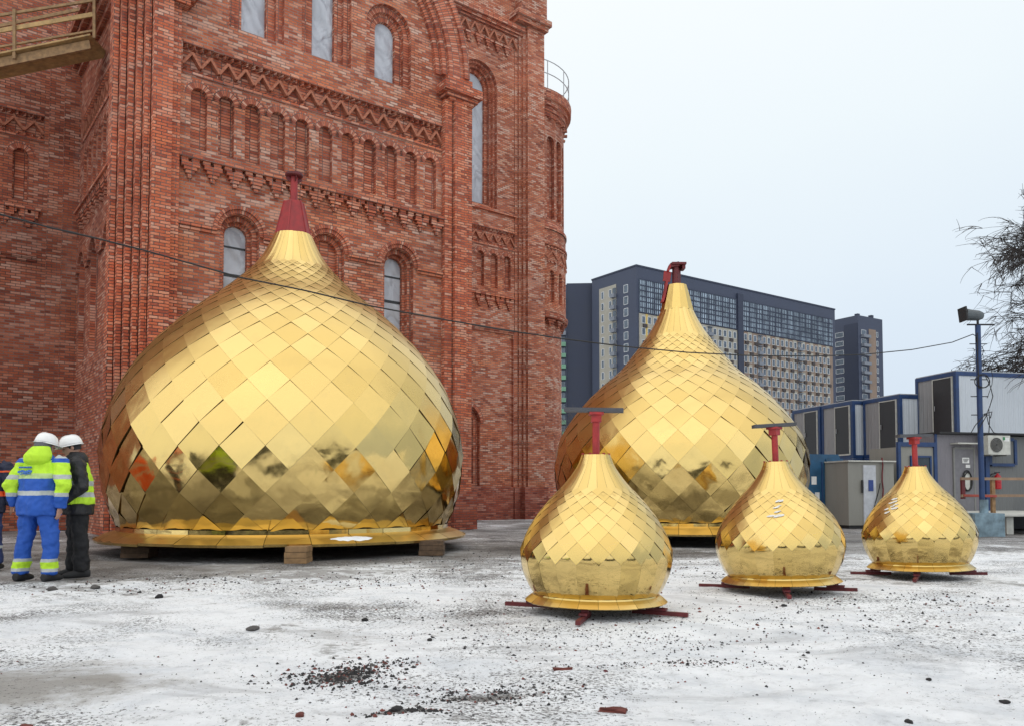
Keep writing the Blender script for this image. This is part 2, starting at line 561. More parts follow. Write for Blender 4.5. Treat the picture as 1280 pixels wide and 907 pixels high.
mb.build('great_arch', M['brick_arch'], church)
# corner pilasters
mb = MB()
st = [(-9.24, 0.0), (-9.385, 0.2), (-9.52, 0.4), (-9.665, 0.6), (-9.80, 0.8), (-9.94, 1.0)]
for i, (x, y) in enumerate(st):
    x1 = -8.80 if i == 0 else st[i - 1][0]
    mb.box(x, x1 - (0.016 if i else 0), y, y + 0.18, 0, zc)
    mb.box(x + 0.012, x1, y + 0.14 + (0.04 if i else 0.041), 1.45 - 0.001 * i, 0, zc - 0.001)
mb.box(-8.799, -8.58, 0.14, 0.6, 0, zc)
mb.build('corner_pilaster', M['brick_orange'], church); mb = MB()
mb.box(-0.88, -0.61, 0.12, 0.6, 0, Z1); mb.box(-0.58, -0.16, 0.0, 0.6, 0, Z1); mb.box(-0.61, -0.581, 0.24, 0.6, 0, Z1); mb.box(-0.13, 0.14, 0.14, 1.3, 0, Z1); mb.box(-0.159, -0.131, 0.26, 0.6, 0, Z1)
mb.build('corner_pilaster', M['brick_orange'], church)
mb = MB()
for (xa, xb, ya) in ((-1.02, 0.36, -0.02),):
    mb.box(xa + 0.28, xb - 0.2, ya + 0.1, 0.9, Z1, Z1 + 0.10); mb.box(xa + 0.14, xb - 0.1, ya + 0.02, 1.0, Z1 + 0.101, Z1 + 0.22)
    mb.box(xa, xb, ya - 0.1, 1.1, Z1 + 0.221, Z1 + 0.50)
mb.box(-0.8, 0.1, 0.07, 1.0, Z1 + 0.501, zc + 0.001)
mb.build('capital', M['brick_orange'], church); mb = MB()
mb.box(-8.9, -8.42, -0.03, 0.9, Z1 - 0.02, Z1 + 0.1); mb.box(-8.95, -8.32, -0.08, 0.9, Z1 + 0.101, Z1 + 0.24); mb.box(-9.3, -8.22, -0.12, 0.9, Z1 + 0.241, Z1 + 0.52)
mb.build('capital', M['brick_orange'], church)
# ---- main block, left side face
S = smap(-9.67)
holes = [zigzag(S, 1.5, 6.4, 11.58, 12.27, 10)]
for k in range(7): holes.append(niche(S, 1.9 + k * 0.68, 9.66, 11.02, 0.2))
for cy in (2.3, 4.3, 6.0):
    holes.append(window(S, cy, 4.9, 7.6, [(0.50, 0.14), (0.38, 0.28), (0.30, 0.42)]))
mb = MB(); panel(mb, S, rectc(1.0, 7.0, 0, 14.5), holes); mb.build('side_wall', M['brick_shaded'], church)
corbels(S, 1.3, 6.5, Z2, 9)
mb = MB()
for cy in (2.3, 4.3, 6.0):
    arcband(mb, S, cy, 7.62, 0.505, 0.69, -0.08, 0.0)
for a0, a1 in ((1.3, 1.61), (2.99, 3.61), (4.99, 5.31), (6.69, 7.0)):
    moulding(mb, S, ((a0, a1, 7.5, 7.62, 0.08),))
mbox(mb, S, 1.31, 7.0, 13.75, 13.9, -0.12, 0.1); mbox(mb, S, 1.31, 7.0, 13.901, 14.08, -0.26, 0.1); mbox(mb, S, 1.31, 7.0, 14.081, 14.25, -0.42, 0.1)
mbox(mb, S, 1.31, 7.0, 14.251, 14.5, -0.55, 0.1)
mb.build('cornice', M['brick_shaded'], church); mb = MB()
mb.box(-10.1, -9.2, -0.1, 1.308, 13.901, 14.08); mb.box(-10.24, -9.3, -0.2, 1.308, 14.081, 14.5)
mb.build('cornice', M['brick_shaded'], church)
# block: right side, back and barrel roof
mb = MB()
for k in range(24):
    t0, t1 = pi * k / 24, pi * (k + 1) / 24
    mb.face([(cx0 + 4.5 * cos(t0), 0.45, zc + 4.5 * sin(t0)), (cx0 + 4.5 * cos(t1), 0.45, zc + 4.5 * sin(t1)),
             (cx0 + 4.5 * cos(t1), 7.0, zc + 4.5 * sin(t1)), (cx0 + 4.5 * cos(t0), 7.0, zc + 4.5 * sin(t0))], sm=True)
mb.build('barrel_roof', M['steel'], church)
mb = MB(); mb.face([(0.0, 1.3, 0), (0.0, 7, 0), (0.0, 7, zc), (0.0, 1.3, zc)])
mb.build('side_wall', M['brick'], church)
# ---- set-back wall on the right
R = fmap(0, 7.0)
holes = [zigzag(R, 0.3, 7.15, 11.58, 12.27, 15, 0.08)]
for k in range(8): holes.append(niche(R, 6.75 - k * 0.70, 9.75, 11.05, 0.19))
holes.append(window(R, 5.25, Z1 + 0.05, 18.42, [(0.95, 0.16), (0.85, 0.32), (0.75, 0.48), (0.62, 0.64)], bars=False))
holes.append(window(R, 4.62, 1.4, 4.0, [(0.70, 0.18), (0.5, 0.36)], bars=False))
mb = MB(); panel(mb, R, rectc(0.0, 7.3, 1.36, 26), holes); mb.build('nave_wall', M['brick'], church)
corbels(R, 0.3, 7.1, Z2 + 0.02, 13, 0.12)
mb = MB(); moulding(mb, R, ((0.05, 7.12, 7.86, 7.95, 0.07), (0.05, 7.12, 7.951, 8.04, 0.12)))
mbox(mb, R, 7.0, 7.12, 1.36, 7.86, -0.10, 0)
mbox(mb, R, 0.05, 7.21, 13.0, 13.09, -0.1, 0)
mb.build('string_course', M['brick_arch'], church)
mb = MB(); arcband(mb, R, 4.62, 4.02, 0.705, 0.86, -0.06, 0)
mb.build('door_arch', M['brick_arch'], church)
# top frieze: zigzag over hanging corbels
mb = MB()
mbox(mb, R, 0.1, 7.5, 20.98, 21.08, -0.12, 0); mbox(mb, R, 0.1, 7.5, 21.081, 21.2, -0.22, 0); mbox(mb, R, 0.1, 7.5, 21.201, 21.4, -0.34, 0)
n = 14; p = 7.0 / n
for k in range(n):
    xa = 0.2 + k * p
    for s_ in (0, 1):
        x0 = xa + s_ * p / 2; z0, z1 = ((20.42, 20.86) if not s_ else (20.86, 20.42))
        a, b = R(x0, z0, -0.10 - 0.004 * s_), R(x0 + p / 2, z1, -0.10 - 0.004 * s_)
        mb.bar(a, b, 0.10, 0.07, 1)
    for (w, za, zb, o) in ((0.86, 20.40, 20.3, 0.14), (0.62, 20.299, 20.2, 0.12), (0.42, 20.199, 20.1, 0.1), (0.2, 20.099, 19.98, 0.08)):
        c = xa
        mbox(mb, R, c - w * p / 2, c + w * p / 2, zb, za, -o, 0)
mb.build('cornice', [M['brick_arch'], M['terracotta']], church)
# end pier
mb = MB()
PX = 8.52
for i, (x, y) in enumerate(((7.58, 6.60), (7.44, 6.74), (7.30, 6.87))):
    mb.box(x, PX if i == 0 else (7.58, 7.44)[i - 1], y, 8.0, 1.36, 21.5)
mb.box(7.14, 7.299, 6.96, 7.4, 1.36, 21.5)
mb.build('end_pier', M['brick'], church)
mb = MB(); mb.box(6.95, PX + 0.10, 6.42, 8.1, 21.501, 21.7); mb.box(6.85, PX + 0.2, 6.3, 8.2, 21.701, 21.95)
mb.box(7.2, PX + 0.12, 6.55, 8.2, 21.951, 27)
mb.build('capital', M['brick'], church)
# ---- left wing wall
Lw = fmap(0, 7.0)
holes = [zigzag(Lw, -13.7, -10.62, 11.58, 12.27, 6, 0.10)]
for cx in (-11.2, -12.2, -13.2): holes.append(niche(Lw, cx, 9.66, 10.98, 0.2, 0.2))
holes.append(window(Lw, -15.3, 4.9, 8.6, [(0.8, 0.16), (0.62, 0.32), (0.46, 0.5)]))
mb = MB(); panel(mb, Lw, rectc(-24, -9.6, 0, 23), holes); mb.build('wing_wall', M['brick_shaded'], church)
corbels(Lw, -13.7, -10.68, Z2, 5)
mb = MB(); moulding(mb, Lw, ((-14.2, -10.75, 7.88, 7.97, 0.06), (-14.2, -10.75, 7.971, 8.06, 0.11)))
mb.build('string_course', M['brick_shaded'], church)
mb = MB(); mb.box(-10.5, -10.12, 6.9, 7.2, 0, 22.9); mb.box(-10.119, -9.62, 6.8, 7.2, 0, 22.9)
mb.build('buttress', M['brick_shaded'], church)
# ---- plinth and the body behind
mb = MB()
mb.box(0.142, 7.0, 6.86, 7.2, 0, 1.36); mb.box(7.001, 7.3, 6.78, 7.3, 0, 1.36); mb.box(7.301, 8.6, 6.46, 8, 0, 1.36)
mb.build('plinth', M['brick_plinth'], church); mb = MB()
mb.box(-0.62, 0.22, -0.06, 1.31, 0, 1.15)
mb.build('plinth', M['brick_plinth'], church)
mb = MB()
B0, B1, D0, D1, HT = -24, PX - 0.02, 7.9, 24, 26.5
mb.face([(B1, D0, 0), (B1, D1, 0), (B1, D1, HT), (B1, D0, HT)]); mb.face([(B0, D1, 0), (B1, D1, 0), (B1, D1, HT), (B0, D1, HT)])
mb.face([(B0, D0, 0), (B0, D1, 0), (B0, D1, HT), (B0, D0, HT)]); mb.face([(B0, D0, HT), (B1, D0, HT), (B1, D1, HT), (B0, D1, HT)])
mb.build('nave_body', M['brick'], church)
# ---- round apse
AC = Vector((9.27, 9.9, 0))
ap = empty('round_apse', AC, 0); ap.parent = church


def amap(R0, ang):     # a planar bay of the drum, facing outwards at angle ang
    rad = Vector((cos(ang), sin(ang), 0)); tn = Vector((-sin(ang), cos(ang), 0))
    return lambda a, b, c: rad * (R0 - c) + tn * a + Vector((0, 0, b))


mb = MB(); nb = 22
mn = MB()
for k in range(nb):
    ang = 2 * pi * k / nb
    for R0, z0, z1, kind in ((2.33, 1.36, 9.1, 0), (2.55, 9.1, 13.1, 1), (2.47, 13.35, 18.6, 2)):
        mp = amap(R0 * cos(pi / nb), ang); hw = R0 * sin(pi / nb)
        hs = []
        if kind == 1:
            con = archc(0, 9.75, 11.05, 0.17, 8); hs = [con]
            reveal(mn, mp, con, 0, 0.16); panel(mn, mp, con, [], 0.16)
            for s_ in (0, 1):
                x0 = -hw + s_ * hw; zz = ((11.75, 12.1), (12.1, 11.75))[s_]
                mn.bar(mp(x0, zz[0], -0.03), mp(x0 + hw, zz[1], -0.03), 0.06, 0.07, 1)
            for q in range(3):
                mbox(mn, mp, -hw + q * hw * 0.67, -hw + q * hw * 0.67 + 0.13, 12.2, 12.3, -0.06, 0)
                mbox(mn, mp, -hw + q * hw * 0.67, -hw + q * hw * 0.67 + 0.13, 11.55, 11.64, -0.06, 0)
        if kind == 2:
            con = archc(0, 13.6, 17.2, 0.25, 8); hs = [con]
            reveal(mn, mp, con, 0, 0.2); panel(mn, mp, con, [], 0.2)
        panel(mb, mp, rectc(-hw, hw, z0, z1), hs)
        if kind == 0:
            for (w, za, zb, o) in ((0.8, 8.98, 8.9, 0.2), (0.5, 8.899, 8.8, 0.17), (0.26, 8.799, 8.68, 0.13)):
                mbox(mn, mp, -w * hw, w * hw, zb, za, -o, 0)
mb.build('apse_wall', M['brick'], ap)
mn.build('apse_ornament', [M['brick_arch'], M['terracotta']], ap)
mb = MB()
mb.lathe([(2.40, 0), (2.40, 1.36), (2.3, 1.36)], 44)
mb.lathe([(2.3, 9.0), (2.62, 9.02), (2.66, 9.2), (2.52, 9.22)], 44)
mb.lathe([(2.5, 13.05), (2.60, 13.06), (2.60, 13.2), (2.46, 13.42)], 44)
mb.lathe([(2.5, 11.62 + .7), (2.62, 12.34), (2.62, 12.42), (2.5, 12.44)], 44)
mb.lathe([(2.45, 18.3), (2.52, 18.32), (2.52, 18.5), (2.6, 18.52), (2.6, 18.72), (2.7, 18.74), (2.7, 18.95), (2.82, 18.97), (2.84, 19.4), (2.5, 19.55), (0, 19.7)], 44, sm=False)
mb.build('apse_cornice', M['brick_arch'], ap)
mb = MB()
for k in range(60):
    ang = 2 * pi * k / 60
    if k % 2 == 0:
        mp = amap(2.6, ang); mbox(mb, mp, -0.07, 0.07, 18.2, 18.3, -0.05, 0.2)
mb.build('dentil_course', M['brick_arch'], ap)
mb = MB(); zt = 20.75; RR = 2.72
for z in (zt, 20.15):
    mb.tube([(RR * cos(2 * pi * k / 48), RR * sin(2 * pi * k / 48), z) for k in range(49)], 0.022, 5, cap=False)
for k in range(14):
    t = 2 * pi * k / 14 + 0.2
    mb.tube([(RR * cos(t), RR * sin(t), 19.4), (RR * cos(t), RR * sin(t), zt)], 0.022, 5)
mb.build('guard_rail', M['steel'], ap)
# ---- timber scaffold walkway at the wing
sc = empty('scaffold_walkway', at(60, 62, 20.6), 0, 'pale timber scaffold walkway with handrails high on the church wall, top left corner', 'scaffold')
o0 = sc.location


def sp(px, py, Y): return at(px, py, Y) - o0


mb = MB()
for dy in (0.0, 0.9):
    a, b = sp(-190, 118, 20.6 + dy), sp(113, 56, 20.6 + dy); mb.bar(a, b, 0.06, 0.24)
build_each(mb, 'joist', M['timber'], sc)
mb = MB()
a, b = sp(-190, 111, 20.6), sp(116, 48, 20.6)
for k in range(5): mb.bar(a + Vector((0, -0.04 + 0.21 * k, 0.02)), b + Vector((0, -0.04 + 0.21 * k, 0.02)), 0.2, 0.045)
build_each(mb, 'deck_board', M['timber_pale'], sc)
for (ya, yb, w, h, mm) in ((50, 1.0, 0.05, 0.07, 'timber'), (72, 18.5, 0.04, 0.115, 'timber_pale'), (92, 39, 0.05, 0.05, 'timber')):
    mb = MB(); mb.bar(sp(-190, ya, 20.55), sp(116, yb, 20.55), w, h); mb.build('handrail', M[mm], sc)
mb = MB(); mb.bar(sp(-190, 72, 21.5), sp(100, 12, 21.5), 0.04, 0.09); mb.build('handrail', M['timber'], sc)
for px, y0, y1 in ((18, 74, 12), (118, 48, -8), (-80, 96, 26)):
    mb = MB(); mb.bar(sp(px, y0, 20.5), sp(px, y1, 20.5), 0.075, 0.05); mb.build('post', M['timber'], sc)
mb = MB()
a = at(-84, 90, 20.6) - o0; mb.bar(a, Vector((a.x, a.y, -o0.z)), 0.12, 0.12)
a = at(-84, 90, 21.5) - o0; mb.bar(a, Vector((a.x, a.y, -o0.z)), 0.12, 0.12)
build_each(mb, 'support', M['timber'], sc)
# ------------------------------------------------------------------ gilded onion domes
def resample(prof, n=400):
    """Catmull-Rom through (r, z) from the bottom up -> list of (s, r, z)"""
    pts = [prof[0]] + prof + [prof[-1]]
    out = []
    for i in range(1, len(pts) - 2):
        p0, p1, p2, p3 = pts[i - 1], pts[i], pts[i + 1], pts[i + 2]
        for k in range(30):
            t = k / 30
            f = lambda a, b, c, d: 0.5 * (2 * b + (-a + c) * t + (2 * a - 5 * b + 4 * c - d) * t * t + (-a + 3 * b - 3 * c + d) * t ** 3)
            out.append((f(p0[0], p1[0], p2[0], p3[0]), f(p0[1], p1[1], p2[1], p3[1])))
    out.append(prof[-1])
    res = []; s = 0.0
    for i, (r, z) in enumerate(out):
        if i: s += sqrt((r - out[i - 1][0]) ** 2 + (z - out[i - 1][1]) ** 2)
        res.append((s, r, z))
    return res


def look(tab, s):
    if s <= tab[0][0]: return tab[0][1], tab[0][2]
    if s >= tab[-1][0]: return tab[-1][1], tab[-1][2]
    lo, hi = 0, len(tab) - 1
    while hi - lo > 1:
        m = (lo + hi) // 2
        if tab[m][0] <= s: lo = m
        else: hi = m
    a, b = tab[lo], tab[hi]; t = (s - a[0]) / max(1e-9, b[0] - a[0])
    return a[1] + (b[1] - a[1]) * t, a[2] + (b[2] - a[2]) * t


def onion(root, prof, N, asp, s_neck, mat, gap, lift, tilt, bow, skirt, seed, curve=0.2, sub=5, collar=None, start=0.0):
    rnd = random.Random(seed)
    tab = resample(prof); S = tab[-1][0]
    P = lambda s, th, off=0.0: None
    rows = [start]
    while True:
        r, z = look(tab, rows[-1])
        st = 0.5 * asp * 2 * pi * r / N
        if rows[-1] + st > S * s_neck: break
        rows.append(rows[-1] + st)
    K = len(rows) - 1
    zeq = max(prof, key=lambda q: q[0])[1]

    def pos(s, th, off=0.0):
        r, z = look(tab, s); r2, z2 = look(tab, s + 0.01); r1, z1 = look(tab, s - 0.01)
        tr, tz = r2 - r1, z2 - z1; L = sqrt(tr * tr + tz * tz) or 1
        nr, nz = tz / L, -tr / L
        return Vector(((r + nr * off) * cos(th), (r + nr * off) * sin(th), z + nz * off))
    half = pi / N
    mb = MB()
    for k in range(-1, K - 1):
        for j in range(N):
            th = (j + 0.5 * (k % 2)) * 2 * half
            sB = rows[k] if k >= 0 else rows[0]
            sM, sT = rows[k + 1], rows[k + 2]
            cor = {'L': pos(sM, th - half), 'R': pos(sM, th + half), 'T': pos(sT, th), 'B': pos(sB, th)}
            nrm = (cor['R'] - cor['L']).cross(cor['T'] - (cor['L'] + cor['R']) / 2).normalized()
            w = (cor['R'] - cor['L']).length
            tone = rnd.random()
            zr = (cor['L'].z - zeq) / prof[0][0]
            lowf = max(0.0, min(1.0, 1.0 - (zr - 0.14) / 0.26))       # 1 round the belly and below, 0 on the shoulders
            tl_ = tilt * (0.16 + 1.7 * lowf ** 2); curve_ = 0.62 - 0.60 * lowf
            tb = [rnd.gauss(0, tl_) * w for _ in range(3)]
            bw = (bow + rnd.gauss(0, bow * 0.5)) * w * (0.6 + 1.6 * lowf)
            g = gap / w
            ph = rnd.uniform(0, 100)

            def q(u, v):
                s_ = sB + (sT - sB) * (u + v) / 2
                if u + v < 1: s_ = sB + (sM - sB) * (u + v)
                else: s_ = sM + (sT - sM) * (u + v - 1)
                thh = th + (u - v) * half
                if k < 0 and u + v < 1:
                    s_ = sB
                fl = cor['B'] * (1 - u) * (1 - v) + cor['R'] * u * (1 - v) + cor['T'] * u * v + cor['L'] * (1 - u) * v
                cu = pos(s_, thh)
                p = fl.lerp(cu, curve_)
                e = 16 * u * (1 - u) * v * (1 - v)
                off = lift * (1 - u * v) + tb[0] * (u - 0.5) + tb[1] * (v - 0.5) + bw * e
                off += tl_ * w * 0.9 * noise.noise(Vector((u * 1.7 + ph, v * 1.7, seed))) * (0.3 + e)
                if lowf > 0.3:
                    off += lowf * w * e * (0.020 * noise.noise(Vector((u * 1.1 + ph, v * 1.1 - ph, seed * 3.1))) + 0.012 * abs(noise.noise(Vector((u * 2.6 + v + ph, v * 2.2 - u, seed * 5.3)))) - 0.002)
                return p + nrm * off
            gr = [g + (1 - 2 * g) * i / sub for i in range(sub + 1)]
            base = len(mb.v)
            if k < 0 and start > 0:
                # tongue-shaped sheets that close the belly: straight flanks, pointed head
                hh = half * (1 - 0.7 * g)
                nv = 7
                strip = [(sB * v / nv, hh) for v in range(nv + 1)]
                strip[-1] = (sM, hh)
                strip = [(sM * v / nv, hh) for v in range(nv + 1)] + [(sM + (sT - sM) * f, hh * (1 - f)) for f in (0.33, 0.66)]
                tip = sM + (sT - sM) * (1 - 1.5 * g)
                tr = [rnd.gauss(0, 0.006) * w for _ in range(2)]

                def tq(s_, a):
                    l, r_ = pos(s_, th - half), pos(s_, th + half)
                    f = 0.5 + 0.5 * a / half
                    e2 = max(0.0, 1 - (a / half) ** 2) * sin(pi * min(1, s_ / sT))
                    n2 = noise.noise(Vector((a * 9 + ph, s_ * 9, seed)))
                    return l.lerp(r_, f) + (r_ - l).cross(Vector((0, 0, 1))).normalized() * (w * e2 * (0.02 + 0.05 * n2) + tr[0] * (f - 0.5) + tr[1] * (s_ / sT - 0.5) + 0.004 * w)
                nu = 4
                for i in range(len(strip) - 1):
                    (sa, ha), (sb_, hb) = strip[i], strip[i + 1]
                    for m in range(nu):
                        f0, f1 = -1 + 2 * m / nu, -1 + 2 * (m + 1) / nu
                        mb.face([tq(sa, ha * f0), tq(sa, ha * f1), tq(sb_, hb * f1), tq(sb_, hb * f0)], uv=[(0, 0)] * 4, sm=True, col=tone)
                sa, ha = strip[-1]
                for m in range(nu):
                    f0, f1 = -1 + 2 * m / nu, -1 + 2 * (m + 1) / nu
                    mb.face([tq(sa, ha * f0), tq(sa, ha * f1), tq(tip, 0.0)], uv=[(0, 0)] * 3, sm=True, col=tone)
                continue
            if k < 0:
                # bottom row: upper half of a diamond, closed at the rim
                for i in range(sub):
                    for m in range(sub):
                        if i + m + 1 < sub: continue
                        pts = [q(gr[i], gr[m]), q(gr[i + 1], gr[m]), q(gr[i + 1], gr[m + 1]), q(gr[i], gr[m + 1])]
                        if i + m + 1 == sub: pts = pts[1:]
                        mb.face(pts, uv=[(0, 0)] * len(pts), sm=True, col=tone)
                continue
            for i in range(sub):
                for m in range(sub):
                    pts = [q(gr[i], gr[m]), q(gr[i + 1], gr[m]), q(gr[i + 1], gr[m + 1]), q(gr[i], gr[m + 1])]
                    mb.face(pts, uv=[(0, 0)] * 4, sm=True, col=tone)
            # folded lower edges that lap over the sheets below
            dn = nrm * (lift * 1.1 + 0.012 * w); eps = nrm * 3e-5
            for i in range(sub):
                for pa, pb in ((q(gr[0], gr[i]), q(gr[0], gr[i + 1])), (q(gr[i], gr[0]), q(gr[i + 1], gr[0]))):
                    mb.face([pa - eps, pb - eps, pb - dn, pa - dn], uv=[(0, 0)] * 4, mi=1, col=tone)
    sh = mb.build('gilded_shell', [mat, M['fold']], root, weld=True, colattr=True)
    # dark lining that shows in the seams
    mb = MB()
    lin = [look(tab, S * i / 80) for i in range(81)]
    mb.lathe([(max(0.01, r - 0.035 * prof[0][0] / 3.0 - 0.012), z) for r, z in lin], 64)
    mb.build('seam_lining', M['seam'], root)
    # pleated neck
    mb = MB(); ntop = N
    ks = K - 1
    for j in range(N):
        th = (j + 0.5 * (ks % 2)) * 2 * half
        tone = rnd.random()
        gh = half * 0.975
        sA, sM2 = rows[ks - 1], rows[ks]
        steps = 9
        o = 0.006 * prof[0][0]
        prev = None
        jj = rnd.uniform(0.0, 1.0)
        topS = S + 0.0
        tipth = th
        mb.face([pos(sA, tipth, lift * 1.05), pos(sM2, th + gh, o * 0.12 + lift * 0.5), pos(sM2, th - gh, o * 0.12 + lift * 0.5)], uv=[(0, 0)] * 3, sm=False, col=tone)
        for i in range(steps + 1):
            s_ = sM2 + (topS - sM2) * i / steps
            row = [pos(s_, th - gh, o * 0.1), pos(s_, th, o * 0.30), pos(s_, th + gh, o * 0.1)]
            if i == steps: row = [p + Vector((0, 0, 0.012 * prof[0][0] / 3 * jj)) for p in row]
            if prev:
                mb.face([prev[0], prev[1], row[1], row[0]], uv=[(0, 0)] * 4, sm=False, col=tone)
                mb.face([prev[1], prev[2], row[2], row[1]], uv=[(0, 0)] * 4, sm=False, col=tone * 0.9 + 0.05)
            prev = row
    if collar:
        for zc_ in collar:
            pass
    mb.build('pleated_neck', [mat], root, colattr=True)
    # skirt: sheets of a flared flange
    mb = MB(); (r0, z0), (r1, z1) = skirt
    ns = N
    for j in range(ns):
        a0, a1 = 2 * pi * (j + 0.008) / ns, 2 * pi * (j + 0.992) / ns
        tone = rnd.random(); dz = rnd.uniform(-0.004, 0.004) * r1
        rb = prof[0][0]; zb = prof[0][1]
        ring = [(r0 - 0.003, z0 + 0.07 * rb / 3), (r0, z0), ((r0 + r1) / 2, (z0 + z1) / 2 + 0.004 * r1), (r1, z1 + dz), (r1 - 0.01, z1 + dz - 0.012 * r1)]
        for i in range(len(ring) - 1):
            (ra, za), (rb_, zb_) = ring[i], ring[i + 1]
            am = (a0 + a1) / 2
            for b0, b1 in ((a0, am), (am, a1)):
                mb.face([(ra * cos(b0), ra * sin(b0), za), (ra * cos(b1), ra * sin(b1), za), (rb_ * cos(b1), rb_ * sin(b1), zb_), (rb_ * cos(b0), rb_ * sin(b0), zb_)],
                        uv=[(0, 0)] * 4, sm=False, col=tone)
    mb.build('skirt', [mat], root, colattr=True)
    mb = MB(); mb.lathe([(r1 - 0.03, z1 - 0.012 * r1), (r0 * 0.9, z1 + 0.01), (0, z1 + 0.01)], 48)
    mb.lathe([(r0 - 0.012, z0 - 0.01), (r1 - 0.012, z1 - 0.004)], 48)
    mb.build('underside', M['seam'], root)
    return rows, pos


# ---- the largest dome
D1 = empty('gilded_dome', (-4.38, 15.91, 0), 0.05, 'largest golden onion dome with a red fin finial, standing on timber blocks before the church', 'dome', 'gilded onion domes on the snowy yard')
prof1 = [(3.06, 0.44), (3.217, 0.759), (3.344, 1.218), (3.392, 1.757), (3.359, 2.216), (3.214, 2.714), (2.998, 3.213), (2.624, 3.758), (2.164, 4.258), (1.708, 4.669), (1.257, 5.034), (0.798, 5.483), (0.564, 5.801), (0.37, 6.20)]
onion(D1, prof1, 30, 1.06, 0.90, M['gold_big'], 0.0005, 0.0095, 0.011, 0.0012, ((3.10, 0.41), (3.46, 0.27)), 3)
mb = MB()
for k in range(6):
    t = k * pi / 3 + 0.45
    c, s_ = cos(t), sin(t); e = Vector((-s_, c, 0)) * 0.012
    q = [Vector((0.02 * c, 0.02 * s_, 6.1)), Vector((0.375 * c, 0.375 * s_, 6.18)), Vector((0.205 * c, 0.205 * s_, 6.90)), Vector((0.02 * c, 0.02 * s_, 6.92))]
    mb.face([p + e for p in q]); mb.face([p - e for p in q])
    for i in range(4): mb.face([q[i] + e, q[(i + 1) % 4] + e, q[(i + 1) % 4] - e, q[i] - e])
for k in range(6):
    t0 = k * pi / 3 + 0.45; t1 = t0 + pi / 3
    mb.face([(0.365 * cos(t0), 0.365 * sin(t0), 6.18), (0.365 * cos(t1), 0.365 * sin(t1), 6.18), (0.19 * cos(t1), 0.19 * sin(t1), 6.895), (0.19 * cos(t0), 0.19 * sin(t0), 6.895)])
mb.build('finial_base', M['red_paint'], D1)
mb = MB(); mb.tube([(0, 0, 6.2), (0, 0, 7.42)], 0.072, 16); mb.build('finial_mast', M['red_paint'], D1)
mb = MB(); mb.lathe([(0, 7.40), (0.155, 7.41), (0.175, 7.43), (0.175, 7.47), (0, 7.475)], 24)
for k in range(4):
    t = k * pi / 2 + 0.5; c, s_ = cos(t), sin(t)
    mb.bar((0.07 * c, 0.07 * s_, 7.33), (0.15 * c, 0.15 * s_, 7.39), 0.02, 0.07)
mb.build('finial_plate', M['red_dark'], D1)
# snow lying on the flange
mb = MB(); rs = random.Random(5)
ad = atan2(-15.91, 4.38)
for (o0_, o1_) in ((0.17, 0.43),):
    n = 26
    for k in range(n):
        f0, f1 = k / n, (k + 1) / n
        for lo in range(4):
            q = []
            for f in (f0, f1):
                wdt = sin(pi * min(1, max(0, f))) ** 0.5 * (0.075 + 0.05 * noise.noise(Vector((f * 9, o0_, 0))))
                for l in ((lo, lo + 1) if f == f0 else (lo + 1, lo)):
                    l = l / 4
                    r = 3.30 + (l - 0.5) * 2 * wdt; z = 0.41 - (r - 3.10) / 0.36 * 0.14 + 0.005 + 0.03 * sin(pi * l) * sin(pi * f)
                    a = ad + o0_ + (o1_ - o0_) * f - 0.05
                    q.append((r * cos(a), r * sin(a), z))
            mb.face(q, sm=True)
mb.build('snow_patch', M['snow'], D1)
# ---- the second large dome
D2 = empty('gilded_dome', (3.89, 18.8, 0), 0.02, 'tall golden onion dome with bent red bracket on its tip, behind the three small domes', 'dome', 'gilded onion domes on the snowy yard')
prof2 = [(2.58, 0.44), (2.71, 0.72), (2.83, 1.15), (2.883, 1.659), (2.83, 2.145), (2.647, 2.538), (2.302, 3.024), (1.835, 3.511), (1.375, 3.903), (0.987, 4.37), (0.624, 4.876), (0.374, 5.362), (0.271, 5.774), (0.218, 5.96)]
onion(D2, prof2, 28, 1.06, 0.80, M['gold_big'], 0.0005, 0.0095, 0.011, 0.0012, ((2.62, 0.41), (2.92, 0.27)), 8)
mb = MB(); mb.lathe([(0.392, 5.345), (0.388, 5.37), (0.284, 5.774), (0.230, 5.965), (0.12, 5.98)], 12, sm=False); mb.build('neck_cap', [M['gold_big']], D2)
mb = MB(); mb.tube([(-0.02, 0, 5.9), (-0.02, 0, 6.42)], 0.085, 14); mb.tube([(0.07, 0.1, 5.95), (0.07, 0.1, 6.44)], 0.05, 10)
mb.build('finial_mast', M['red_dark'], D2)
mb = MB(); mb.obox((0.03, 0, 6.46), Vector((1, 0, 0)), Vector((0, 1, 0)), Vector((0, 0, 1)), 0.17, 0.16, 0.025)
mb.obox((0.15, 0, 6.40), Vector((1, 0, 0)), Vector((0, 1, 0)), Vector((0, 0, 1)), 0.035, 0.12, 0.06)
mb.obox((-0.06, 0, 6.44), Vector((1, 0, 0.2)).normalized(), Vector((0, 1, 0)), Vector((-0.2, 0, 1)).normalized(), 0.1, 0.12, 0.05)
mb.build('finial_plate', M['red_dark'], D2)
mb = MB(); pth = [(-0.08, 6.47), (-0.17, 6.42), (-0.22, 6.28), (-0.25, 6.05), (-0.28, 5.85), (-0.315, 5.68), (-0.36, 5.55)]
for i in range(len(pth) - 1):
    mb.bar((pth[i][0], -0.03, pth[i][1]), (pth[i + 1][0], -0.03, pth[i + 1][1]), 0.17, 0.05)
mb.build('finial_strap', M['red_paint'], D2)
